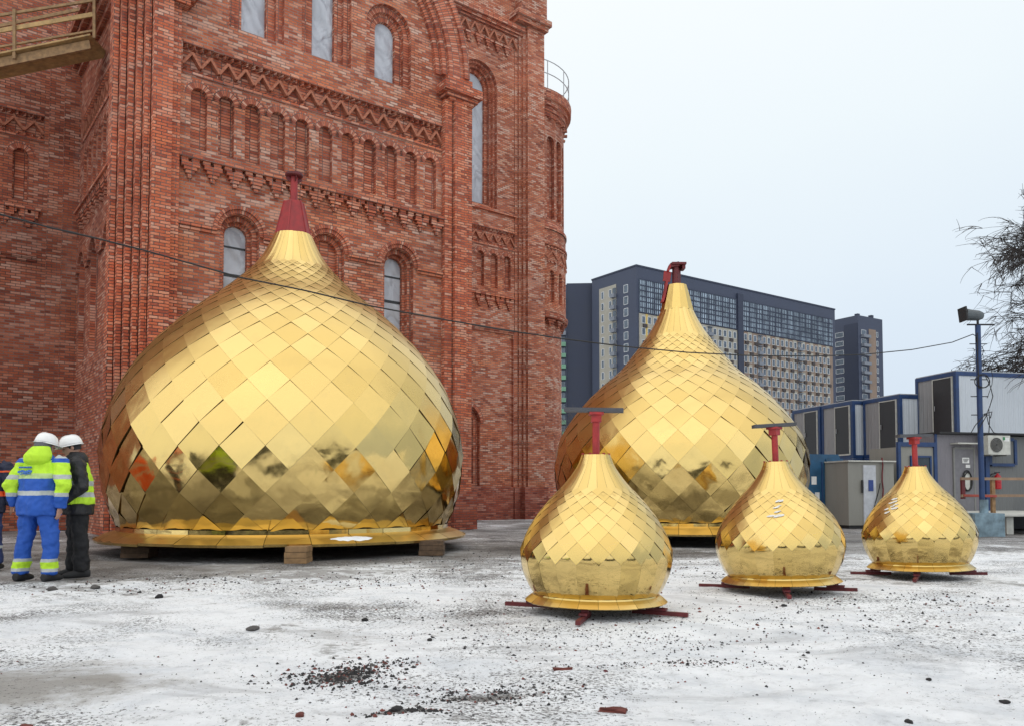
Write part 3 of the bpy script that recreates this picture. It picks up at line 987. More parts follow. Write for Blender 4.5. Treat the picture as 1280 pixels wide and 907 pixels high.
# ---- three small domes
prof3 = [(0.570, 0.165), (0.604, 0.215), (0.660, 0.34), (0.688, 0.461), (0.685, 0.561), (0.642, 0.685), (0.555, 0.84), (0.43, 1.001), (0.28, 1.163), (0.172, 1.313), (0.13, 1.42)]
specs = [((0.763, 7.38), 0.0, 'small golden onion dome nearest the viewer, grey plank across its red mast', (0.3, 0.006), -0.16),
         ((2.995, 9.0), 0.75, 'middle one of the three small golden domes, white film scraps below its neck', (1.2, -0.028), 0.0),
         ((5.356, 10.6), 0.4, 'small golden onion dome farthest right, white film peeling on its left shoulder, beside the shed', (0.2, -0.022), 0.05)]
for i, ((x, y), rz, lab, (ta, tl), pk) in enumerate(specs):
    d = empty('gilded_dome', (x, y, 0), rz, lab, 'dome', 'gilded onion domes on the snowy yard')
    view = atan2(-y, -x)          # world angle toward the camera
    _, posf = onion(d, prof3, 23, 1.05, 0.78, M['gold_small'], 0.0003, 0.0042, 0.011, 0.001, ((0.575, 0.155), (0.645, 0.10)), 21 + i, sub=4, start=0.325)
    mb = MB(); mb.tube([(0, 0, 1.36), (0, 0, 1.78)], 0.034, 12, sm=True)
    mb.build('mast', M['red_bright'], d)
    mb = MB(); mb.obox((0, 0, 1.80), Vector((1, 0, 0)), Vector((0, 1, 0)), Vector((0, 0, 1)), 0.065, 0.065, 0.012)
    mb.obox((0, 0, 1.755), Vector((1, 0, 0)), Vector((0, 1, 0)), Vector((0, 0, 1)), 0.046, 0.046, 0.034)
    mb.build('mast_head', M['red_bright'], d)
    for k in range(6):
        t = k * pi / 3; mb = MB(); mb.tube([(0.12 * cos(t), 0.12 * sin(t), 1.40), (0.12 * cos(t), 0.12 * sin(t), 1.435)], 0.012, 6); mb.build('bolt', M['red_bright'], d)
    mb = MB()
    mb.lathe([(0, 1.405), (0.125, 1.405), (0.125, 1.418), (0, 1.42)], 20)
    mb.build('neck_plate', M['red_bright'], d)
    mb = MB()
    L = Vector((cos(pk - rz), sin(pk - rz), (0.016, -0.02, 0.0)[i] * -1.5)).normalized()
    sd = L.cross(Vector((0, 0, 1))).normalized()
    mb.obox((0.0 if i else -0.02, 0, 1.832), L, sd, sd.cross(L) * -1, (0.27, 0.235, 0.225)[i], 0.06, 0.018)
    mb.build('cross_plank', M['grey_plank'], d)
    # three steel feet of the frame; angles in the world
    for k in range(3):
        tp_ = gpt(*((722, 777), (632, 753), (860, 766), (987, 745), (874, 727), (1072, 738), (1143, 724), (1063, 713), (1234, 717))[3 * i + k], 0.03)
        t = atan2(tp_.y - y, tp_.x - x) - rz
        c = Vector((cos(t), sin(t), 0))
        mb = MB(); Lf = min(1.0, sqrt((tp_.y - y) ** 2 + (tp_.x - x) ** 2))
        mb.bar(c * 0.35 + Vector((0, 0, 0.022)), c * Lf + Vector((0, 0, 0.022)), 0.04, 0.036)
        mb.bar(c * 0.56 + Vector((0, 0, 0.05)), c * 0.56 + Vector((0, 0, 0.13)), 0.06, 0.06)
        mb.bar(c * 0.48 + Vector((0, 0, 0.055)), c * 0.66 + Vector((0, 0, 0.055)), 0.07, 0.02)
        mb.build('foot_beam', M['red_dark'], d)
    # scraps of white protective film
    scr = {1: [(0.02, 0.985), (0.09, 0.985), (-0.02, 0.915), (0.03, 0.93), (-0.12, 0.83), (-0.01, 0.83), (0.07, 0.835), (0.0, 0.87)],
           2: [(-0.62, 1.0), (-0.66, 0.95), (-0.58, 0.91), (-0.5, 0.93), (-0.52, 0.88), (-0.72, 0.87), (-0.66, 0.83), (-0.57, 0.97)], 0: []}[i]
    if scr:
        rr = random.Random(i)
        tab = resample(prof3)
        for a, zt in scr:
            th = view - rz + a + pi * 0
            s0 = min(tab, key=lambda q: abs(q[2] - zt))[0]
            w, h = rr.uniform(0.026, 0.048), rr.uniform(0.008, 0.015); r = look(tab, s0)[0]
            nn = 7; mb = MB()
            poly = []
            for k in range(nn):
                an = 2 * pi * k / nn; f = rr.uniform(0.7, 1.25)
                poly.append(posf(s0 + h * f * sin(an) + 0.9 * h * cos(an), th + w * f * cos(an) / r, 0.009))
            mb.face(poly); mb.face([p * 1.0 - Vector((0, 0, 0.001)) for p in poly[::-1]])
            mb.build('film_scrap', M['white_film'], d)
    if tl:
        e_ = Vector((sin(view + rz * 0), -cos(view), 0))
        d.rotation_euler = (Matrix.Rotation(tl * -1.0, 3, Vector((cos(view), sin(view), 0))) @ Matrix.Rotation(rz, 3, 'Z')).to_euler()
# ---- blocks under the large domes
rowsb = [(gpt(369, 704), 0.335, 0.25, 'stack of pale timber offcuts under the front edge of the largest dome', 'timber'),
         (gpt(168, 697), 0.46, 0.25, 'dark timber block under the left edge of the largest dome', 'timber_dark'),
         (gpt(539, 694), 0.42, 0.25, 'dark timber block under the right edge of the largest dome', 'timber_dark')]
for k, (p, w, h, lab, mm) in enumerate(rowsb):
    th = atan2(p.y - 15.91, p.x + 4.38)
    b = empty('timber_block', (p.x, p.y, 0), 0, lab, 'block', 'timber blocks carrying the largest dome')
    n = 3
    for q in range(n):
        mb = MB(); hh = 0.262 / n
        mb.obox((random.uniform(-0.01, 0.01), 0.2, hh * (q + 0.5)), Vector((1, 0.02 * q, 0)).normalized(), Vector((-0.02 * q, 1, 0)).normalized(), Vector((0, 0, 1)), w / 2, 0.2, hh / 2 - 0.003)
        mb.build('beam', M[mm], b)
for k, t in enumerate((0.9, 2.2, -0.9, -2.2, 3.1, 0.0)):
    pass
# ------------------------------------------------------------------ site cabins
def ribbed(name, col, pitch=0.2, depth=0.5, metal=0.0, rough=0.55, dirt=0.25):
    t = NT(name)
    uv = t.coord('UV'); ob = t.coord('Object')
    sx = t.n('ShaderNodeSeparateXYZ'); t.l(uv, sx.inputs[0])
    fr = t.math('PINGPONG', sx.outputs[0], pitch / 2)
    h = t.ramp(t.math('DIVIDE', fr, pitch / 2), [(0.25, 0.0), (0.4, 1.0), (0.85, 1.0), (1.0, 0.6)])
    t.bump(h, depth, 0.03)
    d = t.noise(t.mapping(ob, (1.5, 1.5, 0.5)), 1.3, 6, 0.7)
    c = t.mix(t.ramp(d, [(0.45, 0.0), (0.75, dirt)]), col, tuple(x * 0.45 for x in col))
    return t.set(Base_Color=c, Roughness=rough, Metallic=metal)


M['rib_grey'] = ribbed('ribbed_grey', (0.27, 0.27, 0.275), 0.22, 0.7)
M['rib_white'] = ribbed('ribbed_white', (0.52, 0.56, 0.61), 0.24, 0.6)
M['rib_shed'] = ribbed('ribbed_shed', (0.185, 0.175, 0.195), 0.18, 0.4)
M['rib_shed2'] = ribbed('ribbed_shed_dark', (0.15, 0.155, 0.155), 0.14, 0.5)
M['rib_beige'] = ribbed('ribbed_beige', (0.245, 0.24, 0.215), 0.3, 0.12)
M['blue'] = simple('blue_paint', (0.012, 0.042, 0.135), 0.5, 0, 0.25, 4)
M['blue_box'] = simple('worn_blue_steel', (0.012, 0.075, 0.16), 0.5, 0, 0.3, 3)
M['blue_pale'] = simple('weathered_blue_concrete', (0.21, 0.30, 0.36), 0.9, 0, 0.4, 4)
M['door_dark'] = simple('dark_door', (0.016, 0.015, 0.017), 0.45, 0, 0.3, 7)
M['door_white'] = simple('white_door', (0.47, 0.49, 0.53), 0.5)
M['paper'] = simple('white_notice', (0.75, 0.75, 0.74), 0.7)
M['ink'] = simple('printed_ink', (0.05, 0.05, 0.06), 0.7)
M['blue_sign'] = simple('blue_notice', (0.02, 0.05, 0.22), 0.5)
M['glass'] = simple('dark_glass', (0.03, 0.04, 0.05), 0.08)
M['cream'] = simple('cream_plastic', (0.50, 0.50, 0.46), 0.5)
M['lamp_shell'] = simple('dull_teal_metal', (0.075, 0.09, 0.10), 0.5)
M['grille'] = simple('grey_grille', (0.20, 0.20, 0.19), 0.5)
M['red_ext'] = simple('red_enamel', (0.42, 0.012, 0.018), 0.3)
M['green_card'] = simple('green_sticker', (0.03, 0.22, 0.08), 0.5)
M['rail_wood'] = simple('rough_rail', (0.30, 0.20, 0.13), 0.8)
M['rail_red'] = simple('red_tape', (0.35, 0.06, 0.04), 0.6)
M['door_grey'] = simple('grey_door', (0.16, 0.155, 0.17), 0.5)
GB = Vector((-0.23, 0.973, 0)).normalized(); GR = Vector((0.973, 0.23, 0)).normalized()
UPV = Vector((0, 0, 1))


def cabin(corner, width, length, z0, h, label, sidemat, wide_panel=True):
    """corner = front right bottom corner seen from the gable end; width runs back along GB, length along GR"""
    o = empty('site_cabin', (corner.x, corner.y, z0), 0, label, 'cabin', 'stacked site cabins with blue frames')

    def P(g, r, z): return GB * g + GR * r + UPV * z
    # frame
    mb = MB(); w = 0.14
    for g in (0, width):
        for r in (0, length):
            mb.obox(P(g + (w / 2 if g == 0 else -w / 2), r + (w / 2 if r == 0 else -w / 2), h / 2), GB, GR, UPV, w / 2, w / 2, h / 2 - 0.001)
    for z in (0.07, h - 0.08):
        for r in (w / 2, length - w / 2): mb.obox(P(width / 2, r, z), GB, GR, UPV, width / 2 - w, w / 2 - 0.002, 0.08)
        for g in (w / 2, width - w / 2): mb.obox(P(g, length / 2, z), GR, GB, UPV, length / 2 - w, w / 2 - 0.002, 0.08)
    mb.build('frame', M['blue'], o)
    mb = MB(); mb.obox(P(width / 2, length / 2, h + 0.01), GB, GR, UPV, width / 2 - 0.02, length / 2 - 0.02, 0.03)
    mb.build('roof', M['steel'], o)
    mb = MB()
    mb.obox(P(width / 2, 0.05, h / 2), GB, GR, UPV, width / 2 - w, 0.02, h / 2 - 0.15)
    mb.obox(P(width / 2, length - 0.05, h / 2), GB, GR, UPV, width / 2 - w, 0.02, h / 2 - 0.15)
    build_each(mb, 'end_panel', M['rib_grey'], o)
    mb = MB()
    mb.obox(P(0.05, length / 2, h / 2), GR, GB, UPV, length / 2 - w, 0.02, h / 2 - 0.15)
    mb.obox(P(width - 0.05, length / 2, h / 2), GR, GB, UPV, length / 2 - w, 0.02, h / 2 - 0.15)
    build_each(mb, 'side_panel', M[sidemat], o)
    # door in the right half of the gable end
    mb = MB(); mb.obox(P(0.70, -0.0, h / 2 - 0.02), GB, GR, UPV, 0.48, 0.025, h / 2 - 0.19)
    dr = mb.build('door', M['door_dark'], o)
    mb = MB(); mb.tube([P(1.08, -0.06, h / 2 - 0.1), P(1.08, -0.06, h / 2 + 0.1)], 0.018, 6); mb.build('handle', M['steel'], dr)
    mb = MB()
    for g in (0.2, 1.2): mb.obox(P(g, -0.01, h / 2), GB, GR, UPV, 0.018, 0.03, h / 2 - 0.17)
    mb.obox(P(0.695, -0.01, h - 0.2), GB, GR, UPV, 0.48, 0.03, 0.016); mb.obox(P(0.695, -0.01, 0.18), GB, GR, UPV, 0.48, 0.03, 0.03)
    mb.build('door_frame', M['cream'], o)
    return o


cab_c = cabin(Vector((17.2, 31.0, 0)), 2.2, 9.0, 3.12, 2.70, 'upper site cabin with white side and dark door, highest and rightmost, above the grey shed', 'rib_white')
cab_b = cabin(Vector((15.87, 32.8, 0)), 2.3, 7.0, 2.62, 2.52, 'upper site cabin with dark door, between the rightmost raised cabin and the paired cabins', 'rib_white')
cab_a = cabin(Vector((14.87, 35.0, 0)), 2.25, 7.0, 2.62, 2.52, 'upper site cabin with dark door, second from the left, just right of the tall dome', 'rib_white')
cab_d = cabin(Vector((14.87, 35.0, 0)) + GB * 2.3 - GR * 0.05, 2.25, 6.0, 2.62, 2.52, 'upper site cabin partly hidden by the shoulder of the tall golden dome', 'rib_grey')


for cor, wd, lab in ((Vector((15.87, 32.8, 0)), 2.3, 'lower site cabin under the middle upper cabin, behind the beige booth'), (Vector((14.87, 35.0, 0)), 2.25, 'lower site cabin behind the blue steel container')):
    cabin(cor, wd, 6.9, 0.06, 2.54, lab, 'rib_grey')


def face_box(name, c, w, h, dpt, z0, mat, parent=None, label=None, cat=None, group=None):
    """a box facing along -GB (towards the yard); c = centre of its front foot"""
    mb = MB(); mb.obox(Vector((0, 0, h / 2)) + GB * (dpt / 2), GR, GB, UPV, w / 2, dpt / 2, h / 2)
    return mb


# lower level: cabin under the raised one, with a blue window frame
def lowcab(px0, px1, Y, ztop, name, label, mat, cat='cabin'):
    a, b = at(px0, 600, Y), at(px1, 600, Y)
    o = empty(name, ((a.x + b.x) / 2, (a.y + b.y) / 2, 0), 0, label, cat)
    return o, (b.x - a.x) / GR.x


o, w = lowcab(1121, 1172, 25.7, 2.95, 'lower_cabin', 'grey ribbed lower cabin with blue framed window, under the upper cabins left of the shed', 'rib_grey')
H_ = 2.72
mb = MB(); mb.obox(GB * 0.7 + UPV * H_ / 2, GR, GB, UPV, w / 2, 0.7, H_ / 2 - 0.16); mb.build('wall', M['rib_beige'], o)
mb = MB()
for s_ in (-1, 1): mb.obox(GR * s_ * (w / 2) + UPV * H_ / 2, GR, GB, UPV, 0.05, 0.05, H_ / 2)
mb.obox(UPV * (H_ - 0.07), GR, GB, UPV, w / 2 - 0.05, 0.048, 0.07)
mb.build('frame', M['blue'], o)
wn = MB(); wn.obox(UPV * 1.86 - GB * 0.02 + GR * 0.12, GR, GB, UPV, 0.36, 0.02, 0.40); wo = wn.build('window', M['glass'], o)
wn = MB()
for s_ in (-1, 1):
    wn.obox(UPV * 1.86 - GB * 0.035 + GR * (0.12 + s_ * 0.36), GR, GB, UPV, 0.028, 0.03, 0.43)
    wn.obox(UPV * (1.86 + s_ * 0.40) - GB * 0.035 + GR * 0.12, GR, GB, UPV, 0.332, 0.028, 0.028)
wn.build('window_frame', M['blue'], wo)
# beige booth with a white door
o, w = lowcab(1057, 1121, 25.0, 2.3, 'booth', 'low beige booth with a white door and blue notice, below the middle cabins', 'rib_beige', 'booth')
mb = MB(); mb.obox(GB * 0.9 + UPV * 1.08, GR, GB, UPV, w / 2, 0.9, 0.98); mb.build('wall', M['rib_beige'], o)
mb = MB(); mb.obox(GB * 0.87 + UPV * 2.085, GR, GB, UPV, w / 2 + 0.03, 0.95, 0.022); mb.build('roof', M['cream'], o)
mb = MB(); mb.obox(GB * 0.9 + UPV * 0.05, GR, GB, UPV, w / 2 - 0.03, 0.87, 0.05); mb.build('base', M['black'], o)
mb = MB(); mb.obox(GR * (-0.08) - GB * 0.02 + UPV * 1.05, GR, GB, UPV, 0.22, 0.02, 0.91); do = mb.build('door', M['door_white'], o)
mb = MB(); mb.obox(GR * (-0.05) - GB * 0.05 + UPV * 1.33, GR, GB, UPV, 0.085, 0.006, 0.17); mb.build('notice', M['blue_sign'], do)
mb = MB(); mb.tube([GR * 0.36 - GB * 0.06 + UPV * (0.2 + 0.25 * k) + GR * 0.02 * sin(k * 2.0) for k in range(9)], 0.025, 6); mb.build('drainpipe', M['red_dark'], o)
mb = MB(); mb.tube([GR * (0.26 - 0.05 * k + 0.02 * sin(k)) - GB * 0.07 + UPV * (1.4 - 0.14 * k - 0.01 * k * k) for k in range(7)], 0.015, 5); mb.build('cord', M['cable'], do)
mb = MB(); mb.tube([GR * -0.36 - GB * 0.05 + UPV * 1.1, GR * -0.36 - GB * 0.05 + UPV * 1.5], 0.03, 6); mb.build('handle', M['black'], o)
# blue steel store with sloping side
o, w = lowcab(1008, 1057, 26.0, 2.4, 'steel_store', 'blue steel storage container with papers stuck on its doors, beside the tall dome', 'blue', 'container')
mb = MB()
hw = w / 2
A = [(-hw, 0.1), (hw + 0.06, 0.1), (hw + 0.06, 1.85), (hw - 0.18, 2.35), (-hw, 2.35)]
for y0 in (0, 1.8):
    mb.face([GR * a + UPV * z + GB * y0 for a, z in A])
for i in range(5):
    (a0, z0), (a1, z1) = A[i], A[(i + 1) % 5]
    mb.face([GR * a0 + UPV * z0, GR * a1 + UPV * z1, GR * a1 + UPV * z1 + GB * 1.8, GR * a0 + UPV * z0 + GB * 1.8])
mb.build('body', M['blue_box'], o)
for k, c in enumerate((-0.38, 0.3)):
    mb = MB(); mb.obox(GR * c - GB * 0.02 + UPV * 1.2, GR, GB, UPV, 0.31, 0.02, 1.0); dd = mb.build('door', M['blue_box'], o)
    mb = MB(); mb.tube([GR * (c + 0.2) - GB * 0.06 + UPV * 0.3, GR * (c + 0.2) - GB * 0.06 + UPV * 2.1], 0.02, 6); mb.build('lock_bar', M['blue'], dd)
mb = MB()
for gx, z, a, b in ((-0.55, 1.55, 0.09, 0.13), (-0.42, 1.05, 0.08, 0.12), (0.08, 1.62, 0.09, 0.11), (0.1, 1.35, 0.09, 0.12), (0.3, 1.5, 0.08, 0.15)):
    mb.obox(GR * (gx * 0.85) - GB * 0.046 + UPV * (z - 0.05), GR, GB, UPV, a, 0.004, b)
mb.build('paper_notice', M['paper'], o)
# grey shed
SH = at(1171, 600, 26.0)
shed = empty('grey_shed', (SH.x, SH.y, 0), 0, 'low grey ribbed shed with a door, below the white sided cabin at right', 'shed')


def Sp(r, g, z): return GR * r + GB * g + UPV * z


sz0, sz1 = 0.45, 3.0
mb = MB(); mb.obox(Sp(0.98, 0.6, (sz0 + sz1) / 2), GR, GB, UPV, 0.98, 0.6, (sz1 - sz0) / 2); mb.build('wall', M['rib_shed'], shed)
mb = MB(); mb.obox(Sp(3.6, 2.1, (sz0 + sz1) / 2), GR, GB, UPV, 1.62, 2.0, (sz1 - sz0) / 2 - 0.02); mb.build('wall', M['rib_shed2'], shed)
mb = MB(); mb.obox(Sp(2.65, 0.5, sz1 + 0.04), GR, GB, UPV, 2.68, 0.7, 0.03); mb.build('roof', M['black'], shed)
mb = MB(); mb.obox(Sp(1.90, -0.03, (sz0 + sz1) / 2), GR, GB, UPV, 0.075, 0.06, (sz1 - sz0) / 2 - 0.01)
mb.obox(Sp(-0.02, -0.01, (sz0 + sz1) / 2 + 0.3), GR, GB, UPV, 0.03, 0.03, (sz1 - sz0) / 2 - 0.3); mb.build('corner_post', M['blue'], shed)
mb = MB(); mb.obox(Sp(1.03, -0.02, 1.5), GR, GB, UPV, 0.36, 0.02, 1.03); do = mb.build('door', M['door_grey'], shed)
mb = MB()
for s_ in (-1, 1): mb.obox(Sp(1.03 + s_ * 0.39, -0.02, 1.52), GR, GB, UPV, 0.028, 0.03, 1.05)
mb.obox(Sp(1.03, -0.02, 2.56), GR, GB, UPV, 0.36, 0.03, 0.028); mb.build('door_frame', M['grille'], shed)
mb = MB(); mb.obox(Sp(0.95, -0.16, 2.70), GR, GB, UPV, 0.42, 0.18, 0.02); mb.build('door_canopy', M['cream'], shed)
mb = MB(); mb.obox(Sp(1.08, -0.05, 2.16), GR, GB, UPV, 0.13, 0.008, 0.09); so = mb.build('door_sign', M['paper'], do)
mb = MB()
for k in range(3): mb.obox(Sp(1.08 - 0.01 * k, -0.062, 2.20 - 0.04 * k), GR, GB, UPV, 0.10 - 0.015 * k, 0.003, 0.009)
mb.build('sign_lettering', M['ink'], so)
mb = MB(); mb.obox(Sp(1.16, -0.05, 1.97), GR, GB, UPV, 0.08, 0.008, 0.05); mb.build('door_sign', M['paper'], do)
mb = MB(); mb.tube([Sp(1.1 + 0.17 * cos(2 * pi * k / 24), -0.07, 1.5 + 0.33 * sin(2 * pi * k / 24)) for k in range(25)], 0.022, 6, cap=False)
mb.tube([Sp(1.12 + 0.16 * cos(2 * pi * k / 24), -0.09, 1.47 + 0.30 * sin(2 * pi * k / 24)) for k in range(25)], 0.018, 6, cap=False)
mb.build('hose_coil', M['cable'], shed)
mb = MB(); mb.obox(Sp(1.12, -0.05, 1.48), GR, GB, UPV, 0.10, 0.008, 0.27); mb.build('door_pane', M['cream'], do)
mb = MB()
for za in (2.25,):
    for s_ in (-1, 1):
        mb.obox(Sp(2.62 + s_ * 0.5, 0.05, za + 0.2), GR, GB, UPV, 0.05, 0.05, 0.42)
        mb.obox(Sp(2.62, 0.05, za + 0.2 + s_ * 0.42), GR, GB, UPV, 0.45, 0.045, 0.05)
wf = mb.build('window_frame', M['blue'], shed)
mb = MB(); mb.obox(Sp(2.62, 0.07, 2.45), GR, GB, UPV, 0.46, 0.02, 0.38); mb.build('pane', M['rib_shed2'], wf)
# air conditioner
pc = Sp(1.98, -0.32, 2.66) + shed.location
ac = empty('air_conditioner', pc - UPV * 0.35, 0, 'cream air conditioner unit with round fan hanging on the grey shed wall', 'air conditioner')
mb = MB(); mb.obox(UPV * 0.34, GR, GB, UPV, 0.43, 0.17, 0.31); mb.build('casing', M['cream'], ac)
mb = MB()
for q in range(5):
    R_ = 0.05 + 0.045 * q
    mb.tube([GR * (-0.12 + R_ * cos(2 * pi * k / 24)) + UPV * (0.34 + R_ * sin(2 * pi * k / 24)) - GB * 0.185 for k in range(25)], 0.010, 5, cap=False)
mb.build('fan_grille', M['grille'], ac)
mb = MB(); mb.tube([GR * -0.12 + UPV * 0.34 - GB * 0.171, GR * -0.12 + UPV * 0.34 - GB * 0.175], 0.235, 24); mb.build('fan_opening', M['door_dark'], ac)
mb = MB(); mb.obox(GR * 0.28 + UPV * 0.52 - GB * 0.176, GR, GB, UPV, 0.10, 0.004, 0.06); mb.build('rating_label', M['paper'], ac)
mb = MB(); mb.obox(GR * 0.18 + UPV * 0.55 - GB * 0.176, GR, GB, UPV, 0.04, 0.005, 0.05); mb.build('sticker', M['green_card'], ac)
mb = MB()
for s_ in (-0.3, 0.3): mb.bar(GR * s_ - GB * 0.17 + UPV * 0.01, GR * s_ + GB * 0.32 + UPV * 0.01, 0.05, 0.04)
mb.build('bracket', M['grille'], ac)
# fire extinguisher
pe = Sp(2.30, -0.06, 1.22) + shed.location
ex = empty('fire_extinguisher', pe, 0, 'red fire extinguisher hanging on the dark shed wall near the pole', 'fire extinguisher')
mb = MB(); mb.lathe([(0, 0), (0.10, 0.01), (0.11, 0.04), (0.11, 0.40), (0.08, 0.46), (0.035, 0.49), (0.035, 0.53), (0, 0.53)], 16); mb.build('cylinder', M['red_ext'], ex)
mb = MB(); mb.bar((-0.10, -0.0, 0.55), (0.08, 0, 0.56), 0.03, 0.03); mb.tube([(-0.05, 0, 0.53), (-0.2, 0, 0.5), (-0.32, 0, 0.36), (-0.36, 0, 0.15), (-0.33, 0, 0.02)], 0.018, 6); mb.build('valve_hose', M['black'], ex)
# timber porch deck with railings
dk = empty('porch_deck', (at(1248, 645, 21.0).x, 21.0, 0), 0, 'raised porch deck with dark void below and rough timber railing before the shed', 'porch')
mb = MB(); mb.obox(GR * 2.6 + GB * 2.4 + UPV * 0.50, GR, GB, UPV, 2.6, 2.4, 0.022); mb.build('deck', M['cream'], dk)
mb = MB(); mb.obox(GR * 2.6 + GB * 3.9 + UPV * 0.23, GR, GB, UPV, 2.6, 0.9, 0.23); mb.build('void_shade', M['door_dark'], dk)  # near-black box; the darkness under the deck is put into its colour
for r in (0.55, 2.4, 4.6):
    mb = MB(); mb.obox(GR * r + GB * 0.3 + UPV * 0.23, GR, GB, UPV, 0.11, 0.11, 0.23); mb.build('pier', M['cream'], dk)
for z0, z1, mm in ((1.46, 1.47, 'rail_wood'), (1.02, 1.03, 'rail_wood')):
    mb = MB(); mb.bar(GR * -1.15 - GB * 0.02 + UPV * z0, GR * 5.0 + GB * 0.05 + UPV * z1, 0.04, 0.07); mb.build('rail', M[mm], dk)
mb = MB(); mb.bar(GR * -1.1 - GB * 0.05 + UPV * 1.03, GR * -0.1 - GB * 0.05 + UPV * 1.01, 0.035, 0.06); mb.build('rail', M['rail_red'], dk)
mb = MB(); mb.obox(GR * -1.05 + GB * 0.03 + UPV * 1.21, GR, GB, UPV, 0.05, 0.03, 0.27); mb.build('post', M['red_dark'], dk)
mb = MB(); mb.obox(GR * -0.12 + GB * 0.04 + UPV * 0.98, GR, GB, UPV, 0.05, 0.035, 0.47); mb.build('post', M['timber'], dk)
mb = MB(); mb.obox(GR * 3.9 + GB * 0.04 + UPV * 0.98, GR, GB, UPV, 0.05, 0.035, 0.47); mb.build('post', M['timber'], dk)
# concrete base block and lamp pole
cb = at(1238, 655, 20.0)
mb = MB(); mb.box(-0.37, 0.36, 0, 0.7, -0.05, 0.585)
for v in mb.v:
    v += Vector((0.02 * noise.noise(v * 3), 0, 0.012 * noise.noise(v * 5 + Vector((3, 0, 0)))))
blk = mb.build('concrete_block', M['blue_pale'], None); blk.location = (cb.x, cb.y, 0)
tag(blk, 'squat concrete block with faded blue paint at the foot of the lamp pole', 'block')
PY = 20.25
pb = at(1228, 641, PY); pt = at(1224.6, 407, PY)
lp = empty('lamp_pole', (pb.x, PY, 0.585), 0, 'slim dark blue lamp pole with a floodlight on top, in front of the shed', 'lamp pole')
hp = pt.z - 0.585
mb = MB(); mb.tube([(0, 0, 0), (0, 0, hp)], 0.065, 14); mb.build('pole', M['blue'], lp)
mb = MB(); mb.tube([(0.03, -0.02, 0), (0.03, -0.02, 0.34)], 0.10, 12); mb.build('sleeve', M['blue_pale'], lp)
mb = MB(); mb.bar((-0.27, 0, hp + 0.02), (0.42, 0, hp + 0.02), 0.04, 0.035); mb.build('crossarm', M['black'], lp)
mb = MB()
fl = [((-0.34, 0, hp + 0.28), (0.03, 0, 0.15), (0, 0.17, 0)), ((-0.20, 0, hp + 0.265), (0.0, 0, 0.14), (0, 0.16, 0)), ((0.02, 0, hp + 0.25), (0, 0, 0.13), (0, 0.13, 0)), ((0.12, 0, hp + 0.25), (0, 0, 0.085), (0, 0.085, 0))]
mb.loft(fl, 16); fo = mb.build('floodlight', M['lamp_shell'], lp)
mb = MB(); mb.obox((-0.37, 0, hp + 0.28), Vector((1, 0, 0.12)).normalized(), Vector((0, 1, 0)), Vector((-0.12, 0, 1)).normalized(), 0.02, 0.18, 0.175); mb.build('lamp_front', M['black'], fo)
mb = MB(); mb.tube([(0, 0, hp + 0.03), (0.0, 0, hp + 0.14)], 0.03, 8); mb.build('lamp_bracket', M['black'], lp)
for k, z in enumerate((430, 452, 474, 495, 518)):
    zz = at(1226, z, PY).z - 0.585
    mb = MB(); mb.tube([(-0.22, 0, zz), (0.22, 0, zz)], 0.012, 6); mb.build('climbing_rung', M['black'], lp)
mb = MB(); rr = random.Random(4)
zl = at(1226, 477, PY).z - 0.585
mb.tube([(0.03 + 0.19 * cos(2 * pi * k / 26), -0.08, zl + 0.16 * sin(2 * pi * k / 26)) for k in range(27)], 0.012, 5, cap=False)
mb.tube([(0.05 + 0.15 * cos(2 * pi * k / 26), -0.09, zl + 0.02 + 0.17 * sin(2 * pi * k / 26)) for k in range(27)], 0.010, 5, cap=False)
mb.tube([(-0.06, -0.07, hp - 0.2), (-0.07, -0.08, hp - 0.9), (-0.05, -0.07, hp - 1.6), (-0.06, -0.07, zl + 0.2)], 0.013, 5)
def wire(pp, r=0.011):
    mb.tube([at(x, y, PY - 0.08) - lp.location for x, y in pp], r, 5)
wire([(1232, 470), (1238, 482), (1241, 495), (1237, 508), (1233, 517), (1236, 530), (1242, 540), (1252, 543)])
wire([(1233, 517), (1226, 523), (1219, 531), (1214, 540)]); wire([(1234, 517), (1229, 526), (1223, 536), (1222, 541)]); wire([(1236, 510), (1237, 525), (1236, 541)])
wire([(1239, 462), (1241, 470), (1240, 480), (1234, 497)], 0.008); wire([(1230, 517), (1240, 514), (1238, 522)], 0.014)
mb.build('wire_loop', M['cable'], lp)
# overhead cable: pole to the left, past the domes
mb = MB()
pix = [(-60, 247), (0, 268), (60, 284), (120, 298), (180, 313), (240, 330), (300, 347), (380, 363), (460, 382), (540, 397), (620, 411), (700, 423), (780, 433), (860, 440.5), (940, 444.5), (1020, 445), (1080, 443), (1140, 437), (1190, 428), (1216, 418), (1219.5, 420), (1220, 427)]
pts = []
for px, py in pix:
    t = (px - 1220) / 640.0          # straight run in plan
    A_, B_ = Vector((-9.5, 9.6)), Vector((pb.x - 0.08, PY))
    k = (px - 640) / PXF
    den = (B_.x - A_.x) - k * (B_.y - A_.y)
    tt = (k * A_.y - A_.x) / den
    pts.append(at(px, py, A_.y + (B_.y - A_.y) * tt))
mb.tube(pts, 0.0125, 6)
tag(mb.build('overhead_cable', M['cable']), 'thin black cable hanging across the domes from the church side to the lamp pole', 'cable')
